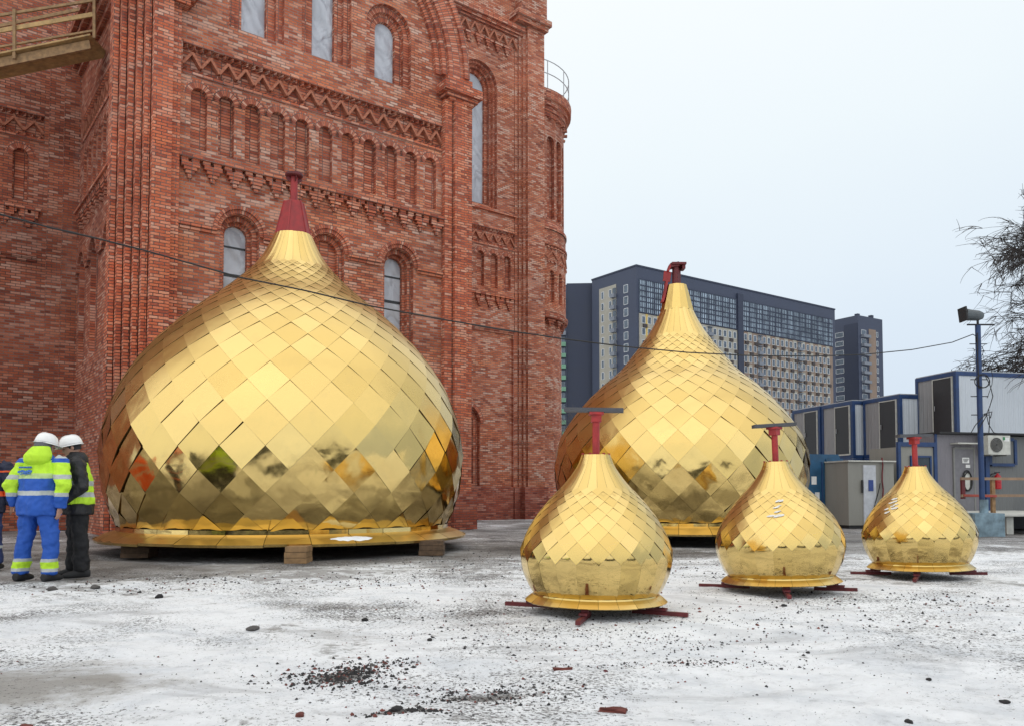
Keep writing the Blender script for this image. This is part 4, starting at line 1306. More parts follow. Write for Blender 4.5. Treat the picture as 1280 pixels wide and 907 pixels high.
# ------------------------------------------------------------------ far apartment blocks
M['slate'] = simple('slate_blue_cladding', (0.046, 0.058, 0.098), 0.6, 0, 0.08, 0.2)
M['slate_dark'] = simple('slate_blue_dark', (0.026, 0.035, 0.066), 0.6, 0, 0.08, 0.2)
M['beige'] = simple('beige_panel', (0.36, 0.34, 0.29), 0.8, 0, 0.1, 0.3)
M['taupe'] = simple('taupe_panel', (0.25, 0.185, 0.145), 0.8, 0, 0.12, 0.3)
M['yellow'] = simple('ochre_panel', (0.55, 0.40, 0.13), 0.8, 0, 0.1, 0.3)
M['greenp'] = simple('mint_panel', (0.16, 0.32, 0.22), 0.7, 0, 0.15, 0.3)
M['wframe'] = simple('white_window_frame', (0.66, 0.68, 0.70), 0.5)
M['wglass'] = simple('window_glass', (0.10, 0.13, 0.17), 0.12, 0, 0.4, 0.6)
M['skyglass'] = simple('sky_tinted_glass', (0.42, 0.52, 0.62), 0.12, 0, 0.5, 0.25)  # pale blue base paints the sky's reflection into the glass
M['basket'] = simple('dark_ac_basket', (0.055, 0.045, 0.045), 0.7)
M['balc'] = simple('grey_balcony', (0.20, 0.22, 0.26), 0.6)
LA, LB = at(797, 600, 200.0), at(1047, 600, 248.6)
LA.z = LB.z = 0
ud = (LB - LA); LEN = ud.length; ud.normalize(); vd = Vector((-ud.y, ud.x, 0))
HB = 58.2
apt = empty('apartment_block', LA, 0, 'long slate blue apartment block with glazed top floors behind the tall golden dome', 'building')


def Fp(a, z, c): return ud * a + UPV * z + vd * c          # long front
def Wp(a, z, c): return vd * a + UPV * z + ud * c          # narrow left end (a = 0 at the corner)


SEL = 17.0
mb = MB()
mb.obox(Fp(LEN / 2, HB / 2, SEL / 2), ud, vd, UPV, LEN / 2, SEL / 2, HB / 2)
mb.build('slate_wall', M['slate'], apt)
mb = MB(); mb.obox(Fp(LEN / 2, HB + 0.2, SEL / 2), ud, vd, UPV, LEN / 2 + 0.15, SEL / 2 + 0.15, 0.2); mb.build('roof_edge', M['slate_dark'], apt)
G0, G1 = 46.6, 55.0
L0, L1 = 1.0, LEN - 1.8
# position of the slate divider strip
xd = 0.0
for s in range(2000):
    xd = LEN * s / 2000
    p = LA + ud * xd
    if p.x / p.y > (923.0 - 640) / PXF: break
DIV = (xd, xd + 2.3)
mb = MB(); mb.obox(Fp((L0 + L1) / 2, (G0 + G1) / 2, -0.1), ud, vd, UPV, (L1 - L0) / 2, 0.1, (G1 - G0) / 2); gz = mb.build('curtain_glazing', M['skyglass'], apt)
mb = MB()
k = 0; a = L0
while a < L1:
    if not (DIV[0] - 0.2 < a < DIV[1] + 0.2):
        wdt = (0.06, 0.11, 0.06, 0.24)[k % 4]
        mb.obox(Fp(a, (G0 + G1) / 2, -0.26), ud, vd, UPV, wdt, 0.08, (G1 - G0) / 2)
    a += 0.72; k += 1
for z in (G0, G0 + 1.3, G0 + 2.8, G0 + 4.1, G0 + 5.6, G0 + 6.9, G1):
    mb.obox(Fp((L0 + L1) / 2, z, -0.22), ud, vd, UPV, (L1 - L0) / 2, 0.10, 0.13)
mb.build('mullion', M['slate_dark'], gz)
mb = MB(); mb.obox(Fp(sum(DIV) / 2, HB / 2, -0.3), ud, vd, UPV, 1.15, 0.3, HB / 2 - 1.5); mb.build('divider_strip', M['slate_dark'], apt)
mb = MB()
a0, a1 = L0 - 0.2, DIV[0] - 0.02
mb.obox(Fp((a0 + a1) / 2, G0 / 2, -0.1), ud, vd, UPV, (a1 - a0) / 2, 0.1, G0 / 2 - 0.25); mb.build('beige_wall', M['beige'], apt)
mb = MB(); a0, a1 = DIV[1] + 0.02, L1
mb.obox(Fp((a0 + a1) / 2, G0 / 2, -0.1), ud, vd, UPV, (a1 - a0) / 2, 0.1, G0 / 2 - 0.25); mb.build('taupe_wall', M['taupe'], apt)


def win(mb, P, a, z, w, h, c):
    """white frame (mat 0), glass (mat 1)"""
    t = 0.11
    for s in (-1, 1):
        mbox(mb, lambda x, y, q: P(x, y, q), a + s * w / 2 - t / 2, a + s * w / 2 + t / 2, z - h / 2, z + h / 2, c - 0.07, c)
        mbox(mb, lambda x, y, q: P(x, y, q), a - w / 2 + t / 2, a + w / 2 - t / 2, z + s * h / 2 - t / 2, z + s * h / 2 + t / 2, c - 0.068, c)
    mbox(mb, lambda x, y, q: P(x, y, q), a - w / 2, a + w / 2, z - h / 2, z + h / 2, c - 0.03, c - 0.002, 1)


wl = []          # windows of the front: (distance key, a, z)
rest = MB(); bk = MB(); bal = MB(); yl = MB(); bei = MB()
rw = random.Random(2)
fl = 0
singles = 0
z = G0 - 1.75
while z > 14:
    a = L0 + 1.2; col = 0
    while a < L1 - 0.6:
        if DIV[0] - 0.9 < a < DIV[1] + 0.9:
            a += 0.5; continue
        left = a < DIV[0]
        dens = col % 9
        p = LA + Fp(a, z, 0); px = 640 + PXF * p.x / p.y; py = HOR - (z - CAMH) * PXF / p.y
        seen = (px > 935 and py < 500 and py < 430 + (px - 905) * 0.86) or (px < 835 and py < 470 - (px - 790) * 1.3) or (880 < px < 925 and py < 440 + 0)
        if dens == 3:
            # balcony bay
            mbox(bal, Fp, a - 0.9, a + 0.9, z - 1.35, z - 0.45, -0.9, -0.2); mbox(bal, Fp, a - 0.95, a + 0.95, z + 1.0, z + 1.15, -0.9, -0.2)
            mbox(rest, Fp, a - 0.8, a + 0.8, z - 0.4, z + 0.98, -0.24, -0.2, 1)
            for q in (-0.8, 0.0, 0.8): mbox(rest, Fp, a + q - 0.05, a + q + 0.05, z - 0.4, z + 0.98, -0.30, -0.24, 0)
        else:
            if seen and singles < 88:
                one = MB(); win(one, Fp, a, z, 1.15, 1.75, -0.2); one.build('window', [M['wframe'], M['wglass']], apt); singles += 1
            else:
                win(rest, Fp, a, z, 1.15, 1.75, -0.2)
            if (col + fl) % 2 == 0:
                mbox(bk, Fp, a - 0.75 + 0.5, a + 0.75 + 0.35, z - 1.95, z - 1.1, -0.55, -0.2)
            if left and a < 16 and col % 2 == 0:
                mbox(yl, Fp, a + 0.75, a + 1.55, z - 1.4, z + 1.55, -0.22, -0.2)
            elif not left and col % 2 == 1:
                mbox(bei, Fp, a - 1.0, a + 0.72, z - 0.96, z + 1.55, -0.205, -0.2)
        a += 2.05; col += 1
    z -= 3.0; fl += 1
wo = rest.build('window', [M['wframe'], M['wglass']], apt); wo['kind'] = 'stuff'
bk.build('conditioner_basket', M['basket'], apt)['kind'] = 'stuff'
bal.build('balcony', M['balc'], apt)['kind'] = 'stuff'
yl.build('ochre_panel', M['yellow'], apt)['kind'] = 'stuff'
bei.build('beige_panel', M['beige'], apt)['kind'] = 'stuff'
# narrow left end: one beige bay with balconies, one column of windows
mb = MB(); mbox(mb, Wp, 7.4, 14.0, 2, 55.2, -0.1, -0.01); mb.build('beige_wall', M['beige'], apt)
rest = MB(); z = 53.2; bb = MB(); fl = 0
while z > 14:
    for a in (3.8,):
        if fl < 8:
            one = MB(); win(one, Wp, a, z, 1.5, 2.0, -0.01); one.build('window', [M['wframe'], M['wglass']], apt)
        else: win(rest, Wp, a, z, 1.5, 2.0, -0.01)
    for a in (9.6, 12.6): win(rest, Wp, a, z, 0.9, 1.9, -0.11)
    mbox(bb, Wp, 7.3, 8.8, z - 1.5, z - 0.5, -1.0, -0.1); mbox(rest, Wp, 7.45, 8.7, z - 0.45, z + 1.1, -0.16, -0.1, 1)
    z -= 3.02; fl += 1
rest.build('end_window', [M['wframe'], M['wglass']], apt)['kind'] = 'stuff'
bb.build('end_balcony', M['balc'], apt)['kind'] = 'stuff'
# slate tower at the left with mint balconies
q = at(741.5, 600, 216.0)
ts = empty('slab_tower', (q.x, q.y, 0), 0, 'dark slate tower with mint green balconies, between the church apse and the long block', 'building')
mb = MB(); HT2 = at(741, 354, 216).z; T2 = lambda a, z, c: ud * (-a) + vd * c + UPV * z
mb2 = MB()
e1 = Vector((-1.0, 0.06, 0)).normalized(); e2 = Vector((0.10, 1, 0)).normalized()
mb.obox(e1 * 3.5 + e2 * 12 + UPV * HT2 / 2, e1, e2, UPV, 3.5, 12, HT2 / 2); mb.build('slate_wall', M['slate_dark'], ts)
mb = MB(); mb.obox(e1 * 10.2 + e2 * 1.0 + UPV * (HT2 / 2 - 0.2), e1, e2, UPV, 3.2, 1.2, HT2 / 2 - 0.2); mb.build('end_wall', M['slate'], ts)
mb = MB()
z = HT2 - 4; k = 0
while z > 14:
    mbox(mb, lambda a, b, c: e1 * a + e2 * c + UPV * b, 7.2, 9.9, z - 1.3, z - 0.2, -1.2, -0.25, 0 if z < HT2 - 14 else 1)
    mbox(mb, lambda a, b, c: e1 * a + e2 * c + UPV * b, 7.4, 9.7, z - 0.15, z + 1.3, -0.5, -0.25, 2)
    mbox(mb, lambda a, b, c: e1 * a + e2 * c + UPV * b, 8.4, 8.6, z - 0.15, z + 1.3, -0.6, -0.52, 3)
    z -= 3.0; k += 1
mb.build('balcony', [M['greenp'], M['balc'], M['wglass'], M['wframe']], ts)['kind'] = 'stuff'
# corner tower on the right
q = at(1076, 600, 262.0)
tr = empty('corner_tower', (q.x, q.y, 0), 0, 'separate slate blue tower with a brown strip of balconies, right of the long block', 'building')
HT3 = at(1076, 394, 262).z
f1 = Vector((-0.53, 0.85, 0)).normalized(); f2 = Vector((0.85, 0.53, 0)).normalized()
q1 = lambda a, z, c: f1 * a + UPV * z + f2 * c           # left face
mb = MB()
A = [Vector((0, 0, 0)), f1 * 9.5, f1 * 9.5 + f2 * 13.3, f2 * 13.3]
for i in range(4):
    a, b = A[i], A[(i + 1) % 4]; mb.face([a, b, b + UPV * HT3, a + UPV * HT3])
mb.face([p + UPV * HT3 for p in A]); mb.build('slate_wall', M['slate'], tr)
nl = Vector((-f1.y, f1.x, 0)); nl = nl if nl.y < 0 else -nl
nr = Vector((f2.y, -f2.x, 0)); nr = nr if nr.y < 0 else -nr
LW = lambda a, z, c: f1 * a + UPV * z - nl * c
RW = lambda a, z, c: f2 * a + UPV * z - nr * c
mb = MB(); mbox(mb, LW, 0.2, 5.2, 2, HT3 - 2.5, -0.12, -0.01); mb.build('dark_slab', M['slate_dark'], tr)  # proud slab; its darker colour alone gives the look of a recess
mb = MB(); mbox(mb, RW, 5.6, 9.4, 2, HT3 - 4, -0.12, -0.01); mb.build('brown_strip', M['taupe'], tr)
mb = MB(); z = HT3 - 5.5; rb = MB(); fl = 0
while z > 14:
    win(mb, LW, 7.0, z, 3.0, 1.6, -0.02)
    win(mb, RW, 2.9, z, 2.4, 1.7, -0.02); win(mb, RW, 10.2, z, 0.9, 1.7, -0.02)
    mbox(rb, RW, 1.6, 5.4, z - 1.7, z - 0.75, -1.1, -0.02)
    z -= 3.0
mb.build('window', [M['wframe'], M['wglass']], tr)['kind'] = 'stuff'
rb.build('balcony', M['balc'], tr)['kind'] = 'stuff'
mb = MB()
for a, b in ((3, 4), (6, 8), (2, 10)): mb.obox(f1 * a + f2 * b + UPV * (HT3 + 0.7), f1, nl, UPV, 0.6, 0.6, 0.7)
mb.build('roof_vent', M['slate_dark'], tr)

# ------------------------------------------------------------------ bare trees
M['bark'] = simple('wet_bark', (0.035, 0.028, 0.026), 0.9, 0, 0.3, 8)
M['bark_far'] = simple('grey_bark', (0.10, 0.085, 0.075), 0.9, 0, 0.3, 8)


def branch(mb, p, d, L, r, depth, rnd, droop):
    n = 5; pts = [p.copy()]; rs = [r]
    for i in range(n):
        d = (d + Vector((rnd.gauss(0, 0.13), rnd.gauss(0, 0.13), rnd.gauss(0, 0.10) - droop * (i / n)))).normalized()
        p = p + d * (L / n); pts.append(p.copy()); rs.append(r * (1 - 0.6 * (i + 1) / n))
    mb.tube(pts, rs, 6 if depth > 2 else (4 if depth > 0 else 3), cap=False)
    if depth == 0: return
    kids = {4: 6, 3: 6, 2: 6, 1: 4}.get(depth, 4)
    for k in range(kids):
        i = rnd.randint(1 if depth < 4 else 2, n); q = pts[i]
        ax = Vector((rnd.gauss(0, 1), rnd.gauss(0, 1), rnd.gauss(0, 0.6))).normalized()
        nd = (d * 0.75 + ax * rnd.uniform(0.5, 0.95)).normalized()
        branch(mb, q, nd, L * rnd.uniform(0.45, 0.72), max(0.014, rs[i] * rnd.uniform(0.45, 0.7)), depth - 1, rnd, droop * 1.25 + 0.02)


tp = at(1442, 640, 35.0)
tree = empty('bare_tree', (tp.x, tp.y, 0), 0, 'large leafless tree with drooping dark branches at the right edge behind the cabins', 'tree')
rnd = random.Random(12)
mb = MB(); mb.tube([(0, 0, 0), (0.05, 0, 4), (-0.1, 0.1, 8), (-0.15, 0, 11)], [0.45, 0.36, 0.28, 0.14], 10); mb.build('trunk', M['bark'], tree)
mb = MB()
for (z, dx, dy, dz, L, r) in ((6.0, -0.95, -0.1, 0.20, 4.4, 0.15), (6.8, -0.9, 0.4, 0.25, 4.5, 0.15), (7.6, -0.9, 0.3, 0.28, 4.6, 0.16), (8.6, -0.9, -0.3, 0.33, 4.5, 0.15), (9.2, -0.85, 0.1, 0.33, 4.0, 0.14), (9.8, -0.75, -0.2, 0.40, 3.6, 0.12), (10.4, -0.5, 0.2, 0.5, 3.0, 0.11), (7.5, 0.8, 0.2, 0.5, 4.2, 0.12), (10.0, 0.6, -0.4, 0.8, 3.6, 0.10)):
    branch(mb, Vector((-0.1, 0.0, z)), Vector((dx, dy, dz)).normalized(), L, r, 4, rnd, 0.05)
mb.build('crown', M['bark'], tree)
t2 = at(716, 600, 110.0)
tree2 = empty('bare_tree', (t2.x, t2.y, 0), 0, 'small grey leafless tree showing between the church apse and the tall dome', 'tree')
mb = MB(); mb.tube([(0, 0, 0), (0, 0, 7)], [0.3, 0.15], 8); mb.build('trunk', M['bark_far'], tree2)
mb = MB()
for k in range(7):
    t = 2 * pi * k / 7
    branch(mb, Vector((0, 0, 5 + 0.3 * k)), Vector((0.7 * cos(t), 0.7 * sin(t), 0.9)).normalized(), 5.2, 0.12, 3, rnd, 0.0)
mb.build('crown', M['bark_far'], tree2)
# ------------------------------------------------------------------ people
def cloth(name, col, rough=0.75, bump=0.5, sc=9):
    t = NT(name); ob = t.coord('Object')
    w = t.noise(t.mapping(ob, (1, 1, 0.55)), sc, 4, 0.55, 0.8)
    t.bump(w, bump, 0.04)
    return t.set(Base_Color=t.mix(1.0, col, t.ramp(w, [(0.25, 0.8), (0.75, 1.1)]), 'MULTIPLY'), Roughness=rough)


def banded(name, bands, xsplit=None):
    """bands: (z, colour) ascending, constant colour above each z; object space"""
    t = NT(name); ob = t.coord('Object')
    w = t.noise(t.mapping(ob, (1, 1, 0.55)), 8, 4, 0.55, 0.8); t.bump(w, 0.5, 0.045)
    sx = t.n('ShaderNodeSeparateXYZ'); t.l(ob, sx.inputs[0])
    zz = t.math('ADD', sx.outputs[2], t.math('MULTIPLY', t.math('SUBTRACT', w, 0.5), 0.018))
    fac = t.math('DIVIDE', zz, 2.0)
    col = t.ramp(fac, [(max(0.0, z / 2.0), c) for z, c in bands], 'CONSTANT')
    return t.set(Base_Color=t.mix(1.0, col, t.ramp(w, [(0.25, 0.82), (0.75, 1.1)]), 'MULTIPLY'), Roughness=0.7)


BLUE, LIME, SILV, NAVY, BLACK, ORNG = (0.012, 0.085, 0.42), (0.50, 0.80, 0.03), (0.42, 0.45, 0.45), (0.010, 0.014, 0.04), (0.010, 0.010, 0.013), (0.75, 0.10, 0.015)
M['jk_blue'] = banded('blue_lime_jacket', [(0, BLUE), (1.045, SILV), (1.10, BLUE), (1.245, (0.45, 0.60, 0.25)), (1.305, LIME), (1.475, BLUE)])
M['sl_blue'] = banded('blue_lime_sleeve', [(0, BLUE), (1.03, SILV), (1.075, LIME), (1.235, SILV), (1.29, LIME), (1.445, BLUE), (1.50, SILV)])
M['tr_blue'] = banded('blue_banded_trousers', [(0, BLUE), (0.125, SILV), (0.16, LIME), (0.235, SILV), (0.275, BLUE)])
M['jk_black'] = cloth('black_parka', BLACK, 0.6)
M['tr_black'] = cloth('black_trousers', (0.008, 0.008, 0.010), 0.8)
M['vest_lime'] = banded('lime_vest', [(0, LIME), (1.02, SILV), (1.08, LIME), (1.16, SILV), (1.22, LIME)])
M['jk_navy'] = banded('navy_orange_jacket', [(0, NAVY), (1.03, ORNG), (1.10, NAVY), (1.36, ORNG), (1.385, NAVY)])
M['tr_navy'] = banded('navy_trousers', [(0, (0.012, 0.03, 0.12)), (0.30, SILV), (0.34, (0.012, 0.03, 0.12))])
M['jk_orange'] = banded('orange_jacket', [(0, ORNG), (1.05, SILV), (1.10, ORNG), (1.25, SILV), (1.30, ORNG)])
M['jk_lime'] = banded('lime_jacket', [(0, LIME), (1.05, SILV), (1.10, LIME), (1.25, SILV), (1.30, LIME)])
M['hood_lime'] = cloth('lime_hood', LIME)
M['skin'] = simple('skin', (0.48, 0.27, 0.20), 0.55, 0, 0.06, 20)
M['hair'] = cloth('dark_knit', (0.02, 0.018, 0.02))
M['helmet_white'] = simple('white_helmet', (0.78, 0.78, 0.77), 0.25, 0, 0.03)
M['helmet_orange'] = simple('orange_helmet', (0.75, 0.10, 0.02), 0.3, 0, 0.03)
M['logo_blue'] = simple('blue_print', (0.05, 0.16, 0.50), 0.7)
M['strap_grey'] = cloth('grey_scarf', (0.10, 0.10, 0.115))


FOLD = bpy.data.textures.new('folds', 'CLOUDS'); FOLD.noise_scale = 0.11; FOLD.noise_depth = 2


def remesh(o, vox, smooth=4, noise_amp=0.0):
    m = o.modifiers.new('join', 'REMESH'); m.mode = 'VOXEL'; m.voxel_size = vox; m.use_smooth_shade = True
    s = o.modifiers.new('ease', 'SMOOTH'); s.factor = 0.5; s.iterations = smooth
    if noise_amp:
        d = o.modifiers.new('folds', 'DISPLACE'); d.texture = FOLD; d.strength = noise_amp; d.mid_level = 0.5; d.texture_coords = 'LOCAL'
    return o


def limb(mb, pts, rs, n=14):
    rings = []
    pts = [Vector(p) for p in pts]
    for i, p in enumerate(pts):
        d = (pts[min(i + 1, len(pts) - 1)] - pts[max(i - 1, 0)]).normalized()
        a = d.cross(Vector((0, 1, 0.1))).normalized(); b = d.cross(a).normalized()
        rings.append((p, a * rs[i], b * rs[i]))
    mb.loft(rings, n)


def hand(mb, wrist, fwd, side):
    """palm, four fingers and a thumb hanging along fwd, slightly curled"""
    wrist, fwd, side = Vector(wrist), Vector(fwd).normalized(), Vector(side).normalized()
    nrm = fwd.cross(side)
    mb.loft([(wrist, side * 0.028, nrm * 0.020), (wrist + fwd * 0.05, side * 0.040, nrm * 0.017), (wrist + fwd * 0.095, side * 0.040, nrm * 0.013)], 10)
    for k, (o, L) in enumerate(((-0.030, 0.062), (-0.010, 0.076), (0.010, 0.072), (0.030, 0.055))):
        b = wrist + fwd * 0.085 + side * o
        mb.tube([b, b + fwd * L * 0.5, b + fwd * L * 0.85 + nrm * 0.012, b + fwd * L + nrm * 0.026], [0.0095, 0.009, 0.0085, 0.007], 8)
    b = wrist + fwd * 0.03 - side * 0.030
    mb.tube([b, b + fwd * 0.03 - side * 0.024, b + fwd * 0.06 - side * 0.026 + nrm * 0.01], [0.013, 0.011, 0.008], 8)


def person(loc, rz, label, jk, sl, tr, helm, head_yaw=0.0, lean=0.0, pose=None, extra=None, group=None, head_down=0.0, gl='glove', bulk=1.0):
    o = empty('person', loc, rz, label, 'person', group)
    P = dict(hl=(-0.10, 0, 0.92), hr=(0.10, 0, 0.92), kl=(-0.13, -0.01, 0.50), kr=(0.13, 0.01, 0.50), al=(-0.16, 0.0, 0.09), ar=(0.16, 0.02, 0.09),
             sl=(-0.225, 0.0, 1.44), sr=(0.225, 0.0, 1.44), el=(-0.31, 0.0, 1.16), er=(0.31, 0.0, 1.16), wl=(-0.31, -0.06, 0.92), wr=(0.31, -0.06, 0.92), head=(0, -0.02, 1.645), toe=1.0)
    if pose: P.update(pose)
    V = {k: (Vector(v) if isinstance(v, tuple) else v) for k, v in P.items()}
    L = Vector((0, -lean, 0))
    for k in ('sl', 'sr', 'head'): V[k] = V[k] + L * (1.0 if k != 'head' else 1.25)
    # the body: one continuous surface
    mb = MB()
    mb.loft([((0, 0, 0.86), (0.15, 0, 0), (0, 0.10, 0)), ((0, 0, 0.98), (0.17, 0, 0), (0, 0.115, 0)), (L * 0.4 + Vector((0, 0, 1.15)), (0.15, 0, 0), (0, 0.11, 0)),
             (L * 0.9 + Vector((0, 0, 1.38)), (0.19, 0, 0), (0, 0.115, 0)), (L + Vector((0, 0, 1.46)), (0.14, 0, 0), (0, 0.09, 0)), (L * 1.1 + Vector((0, 0, 1.56)), (0.055, 0, 0), (0, 0.055, 0))], 20)
    for s in 'lr':
        h, k, a = V['h' + s], V['k' + s], V['a' + s]
        limb(mb, [h, h.lerp(k, 0.5), k, k.lerp(a, 0.35), a], [0.088, 0.075, 0.055, 0.056, 0.038])
        f = Vector((a.x * 0.15, -1, 0)).normalized()
        mb.loft([(a + Vector((0, 0.05, -0.04)), (0.035, 0, 0), (0, 0, 0.04)), (a + f * 0.03 + Vector((0, 0, -0.045)), (0.042, 0, 0), (0, 0, 0.042)), (a + f * 0.13 + Vector((0, 0, -0.06)), (0.045, 0, 0), (0, 0, 0.026)), (a + f * 0.2 + Vector((0, 0, -0.065)), (0.03, 0, 0), (0, 0, 0.02))], 12)
        S, E, W = V['s' + s], V['e' + s], V['w' + s]
        limb(mb, [S, S.lerp(E, 0.5), E, E.lerp(W, 0.4), W], [0.058, 0.048, 0.040, 0.038, 0.028])
        hand(mb, W, (W - E).normalized(), Vector((0, 1 if s == 'l' else -1, 0)))
    hd = V['head']
    mb.tube([L + Vector((0, 0, 1.45)), hd + Vector((0, 0.02, -0.07))], [0.062, 0.056], 12)
    R = Matrix.Rotation(head_yaw, 3, 'Z') @ Matrix.Rotation(head_down, 3, 'X')

    def hp(x, y, z): return hd + R @ Vector((x, y, z))
    sk = [(-0.115, 0.030, 0.035, -0.045), (-0.09, 0.052, 0.062, -0.022), (-0.05, 0.066, 0.085, -0.006), (0.0, 0.073, 0.096, 0.0), (0.05, 0.073, 0.098, 0.004), (0.09, 0.062, 0.082, 0.008), (0.118, 0.035, 0.045, 0.01)]
    mb.loft([(hp(0, cy, z), R @ Vector((rx, 0, 0)), R @ Vector((0, ry, 0))) for z, rx, ry, cy in sk], 20)
    mb.tube([hp(0, -0.088, 0.02), hp(0, -0.112, -0.028), hp(0, -0.092, -0.042)], [0.010, 0.016, 0.012], 8)
    mb.tube([hp(-0.022, -0.085, -0.068), hp(0.022, -0.085, -0.068)], 0.009, 6)
    for s in (-1, 1):
        mb.loft([(hp(s * 0.070, 0.012, 0.0), R @ Vector((0, 0.018, 0)), R @ Vector((0, 0, 0.030))), (hp(s * 0.088, 0.018, 0.002), R @ Vector((0, 0.016, 0)), R @ Vector((0, 0, 0.027)))], 10)
        mb.tube([hp(s * 0.014, -0.094, 0.026), hp(s * 0.048, -0.082, 0.026)], 0.009, 6)
    b = mb.build('body', M['skin'], o, weld=False); remesh(b, 0.0085, 3)
    mb = MB()
    for s in (-1, 1):
        c = hp(s * 0.030, -0.086, 0.006); mb.lathe([(0, -0.011), (0.009, -0.006), (0.011, 0), (0.009, 0.006), (0, 0.011)], 10, c)
    mb.build('eye', M['black'], o)
    # boots
    for s in 'lr':
        a = V['a' + s]; f = Vector((a.x * 0.25, -1, 0)).normalized(); sd = Vector((f.y, -f.x, 0))
        mb = MB(); mb.loft([(a + f * -0.10 + Vector((0, 0, -0.035)), sd * 0.04, Vector((0, 0, 0.05))), (a + f * -0.04 + Vector((0, 0, -0.02)), sd * 0.055, Vector((0, 0, 0.07))), (a + f * 0.06 + Vector((0, 0, -0.035)), sd * 0.058, Vector((0, 0, 0.055))), (a + f * 0.16 + Vector((0, 0, -0.05)), sd * 0.056, Vector((0, 0, 0.04))), (a + f * 0.22 + Vector((0, 0, -0.057)), sd * 0.035, Vector((0, 0, 0.028)))], 14)
        limb(mb, [a + Vector((0, 0, -0.03)), a + Vector((0, 0, 0.12))], [0.065, 0.07])
        q = mb.build('boot', M['black'], o); remesh(q, 0.014, 2)
    # trousers
    mb = MB()
    mb.loft([((0, 0, 0.84), (0.185 * bulk, 0, 0), (0, 0.135, 0)), ((0, 0, 0.95), (0.20 * bulk, 0, 0), (0, 0.145, 0)), ((0, 0, 1.05), (0.19 * bulk, 0, 0), (0, 0.14, 0))], 20)
    for s in 'lr':
        h, k, a = V['h' + s], V['k' + s], V['a' + s]
        limb(mb, [h + Vector((0, 0, -0.02)), h.lerp(k, 0.5), k, k.lerp(a, 0.4), k.lerp(a, 0.8), a + Vector((0, 0, 0.0))], [0.118, 0.110, 0.096, 0.094, 0.098, 0.092])
    q = mb.build('trousers', M[tr], o); remesh(q, 0.013, 4, 0.055)
    # jacket with sleeves
    mb = MB()
    mb.loft([((0, 0, 0.80), (0.262 * bulk, 0, 0), (0, 0.185, 0)), ((0, 0, 0.95), (0.258 * bulk, 0, 0), (0, 0.185, 0)), (L * 0.4 + Vector((0, 0, 1.12)), (0.25 * bulk, 0, 0), (0, 0.175, 0)), (L * 0.8 + Vector((0, 0, 1.32)), (0.262 * bulk, 0, 0), (0, 0.175, 0)),
             (L + Vector((0, 0, 1.44)), (0.235, 0, 0), (0, 0.15, 0)), (L + Vector((0, 0, 1.50)), (0.16, 0, 0), (0, 0.12, 0)), (L * 1.1 + Vector((0, 0, 1.56)), (0.09, 0, 0), (0, 0.095, 0))], 24)
    j = mb.build('jacket', M[jk], o); remesh(j, 0.014, 4, 0.05)
    for s in 'lr':
        S, E, W = V['s' + s], V['e' + s], V['w' + s]
        mb = MB(); limb(mb, [S + Vector((0.05 if s == 'l' else -0.05, 0, 0.02)), S, S.lerp(E, 0.5), E, E.lerp(W, 0.5), W], [0.09, 0.102, 0.096, 0.088, 0.08, 0.066])
        q = mb.build('sleeve', M[sl], j); remesh(q, 0.012, 4, 0.055)
    # helmet
    if helm:
        mb = MB()
        T = Matrix.Translation(hd) @ R.to_4x4()
        pr = [(0.118, 0.040), (0.116, 0.065), (0.112, 0.09), (0.098, 0.13), (0.07, 0.158), (0.035, 0.172), (0.0, 0.176)]
        for i in range(len(pr) - 1):
            for k in range(28):
                t0, t1 = 2 * pi * k / 28, 2 * pi * (k + 1) / 28
                pp = []
                for (r, z_), t in ((pr[i], t0), (pr[i], t1), (pr[i + 1], t1), (pr[i + 1], t0)):
                    pp.append(T @ Vector((r * 0.97 * cos(t), r * 1.17 * sin(t), z_ + 0.006 * (abs(cos(t)) < 0.12 and r > 0.01))))
                mb.face(pp[:3] if pr[i + 1][0] == 0 else pp, sm=True)
        for k in range(28):
            t0, t1 = 2 * pi * k / 28, 2 * pi * (k + 1) / 28
            f = lambda t: (0.012 + 0.045 * max(0, -sin(t)) ** 2)
            mb.face([T @ Vector((0.114 * cos(t0), 0.138 * sin(t0), 0.042)), T @ Vector((0.114 * cos(t1), 0.138 * sin(t1), 0.042)),
                     T @ Vector(((0.114 + f(t1)) * cos(t1), (0.138 + f(t1)) * sin(t1), 0.032)), T @ Vector(((0.114 + f(t0)) * cos(t0), (0.138 + f(t0)) * sin(t0), 0.032))], sm=True)
        q = mb.build('helmet', M[helm], o, weld=True)
        m = q.modifiers.new('thick', 'SOLIDIFY'); m.thickness = 0.004
        mb = MB()
        mb.loft([(hp(0, cy + 0.006, z_), R @ Vector((rx * 1.10, 0, 0)), R @ Vector((0, ry * 1.04, 0))) for z_, rx, ry, cy in ((-0.03, 0.072, 0.055, 0.042), (0.0, 0.073, 0.088, 0.012), (0.05, 0.075, 0.1, 0.008), (0.09, 0.062, 0.085, 0.01))], 18)
        mb.build('balaclava', M['hair'], o)
    if extra: extra(o, V, L, hp, R)
    return o


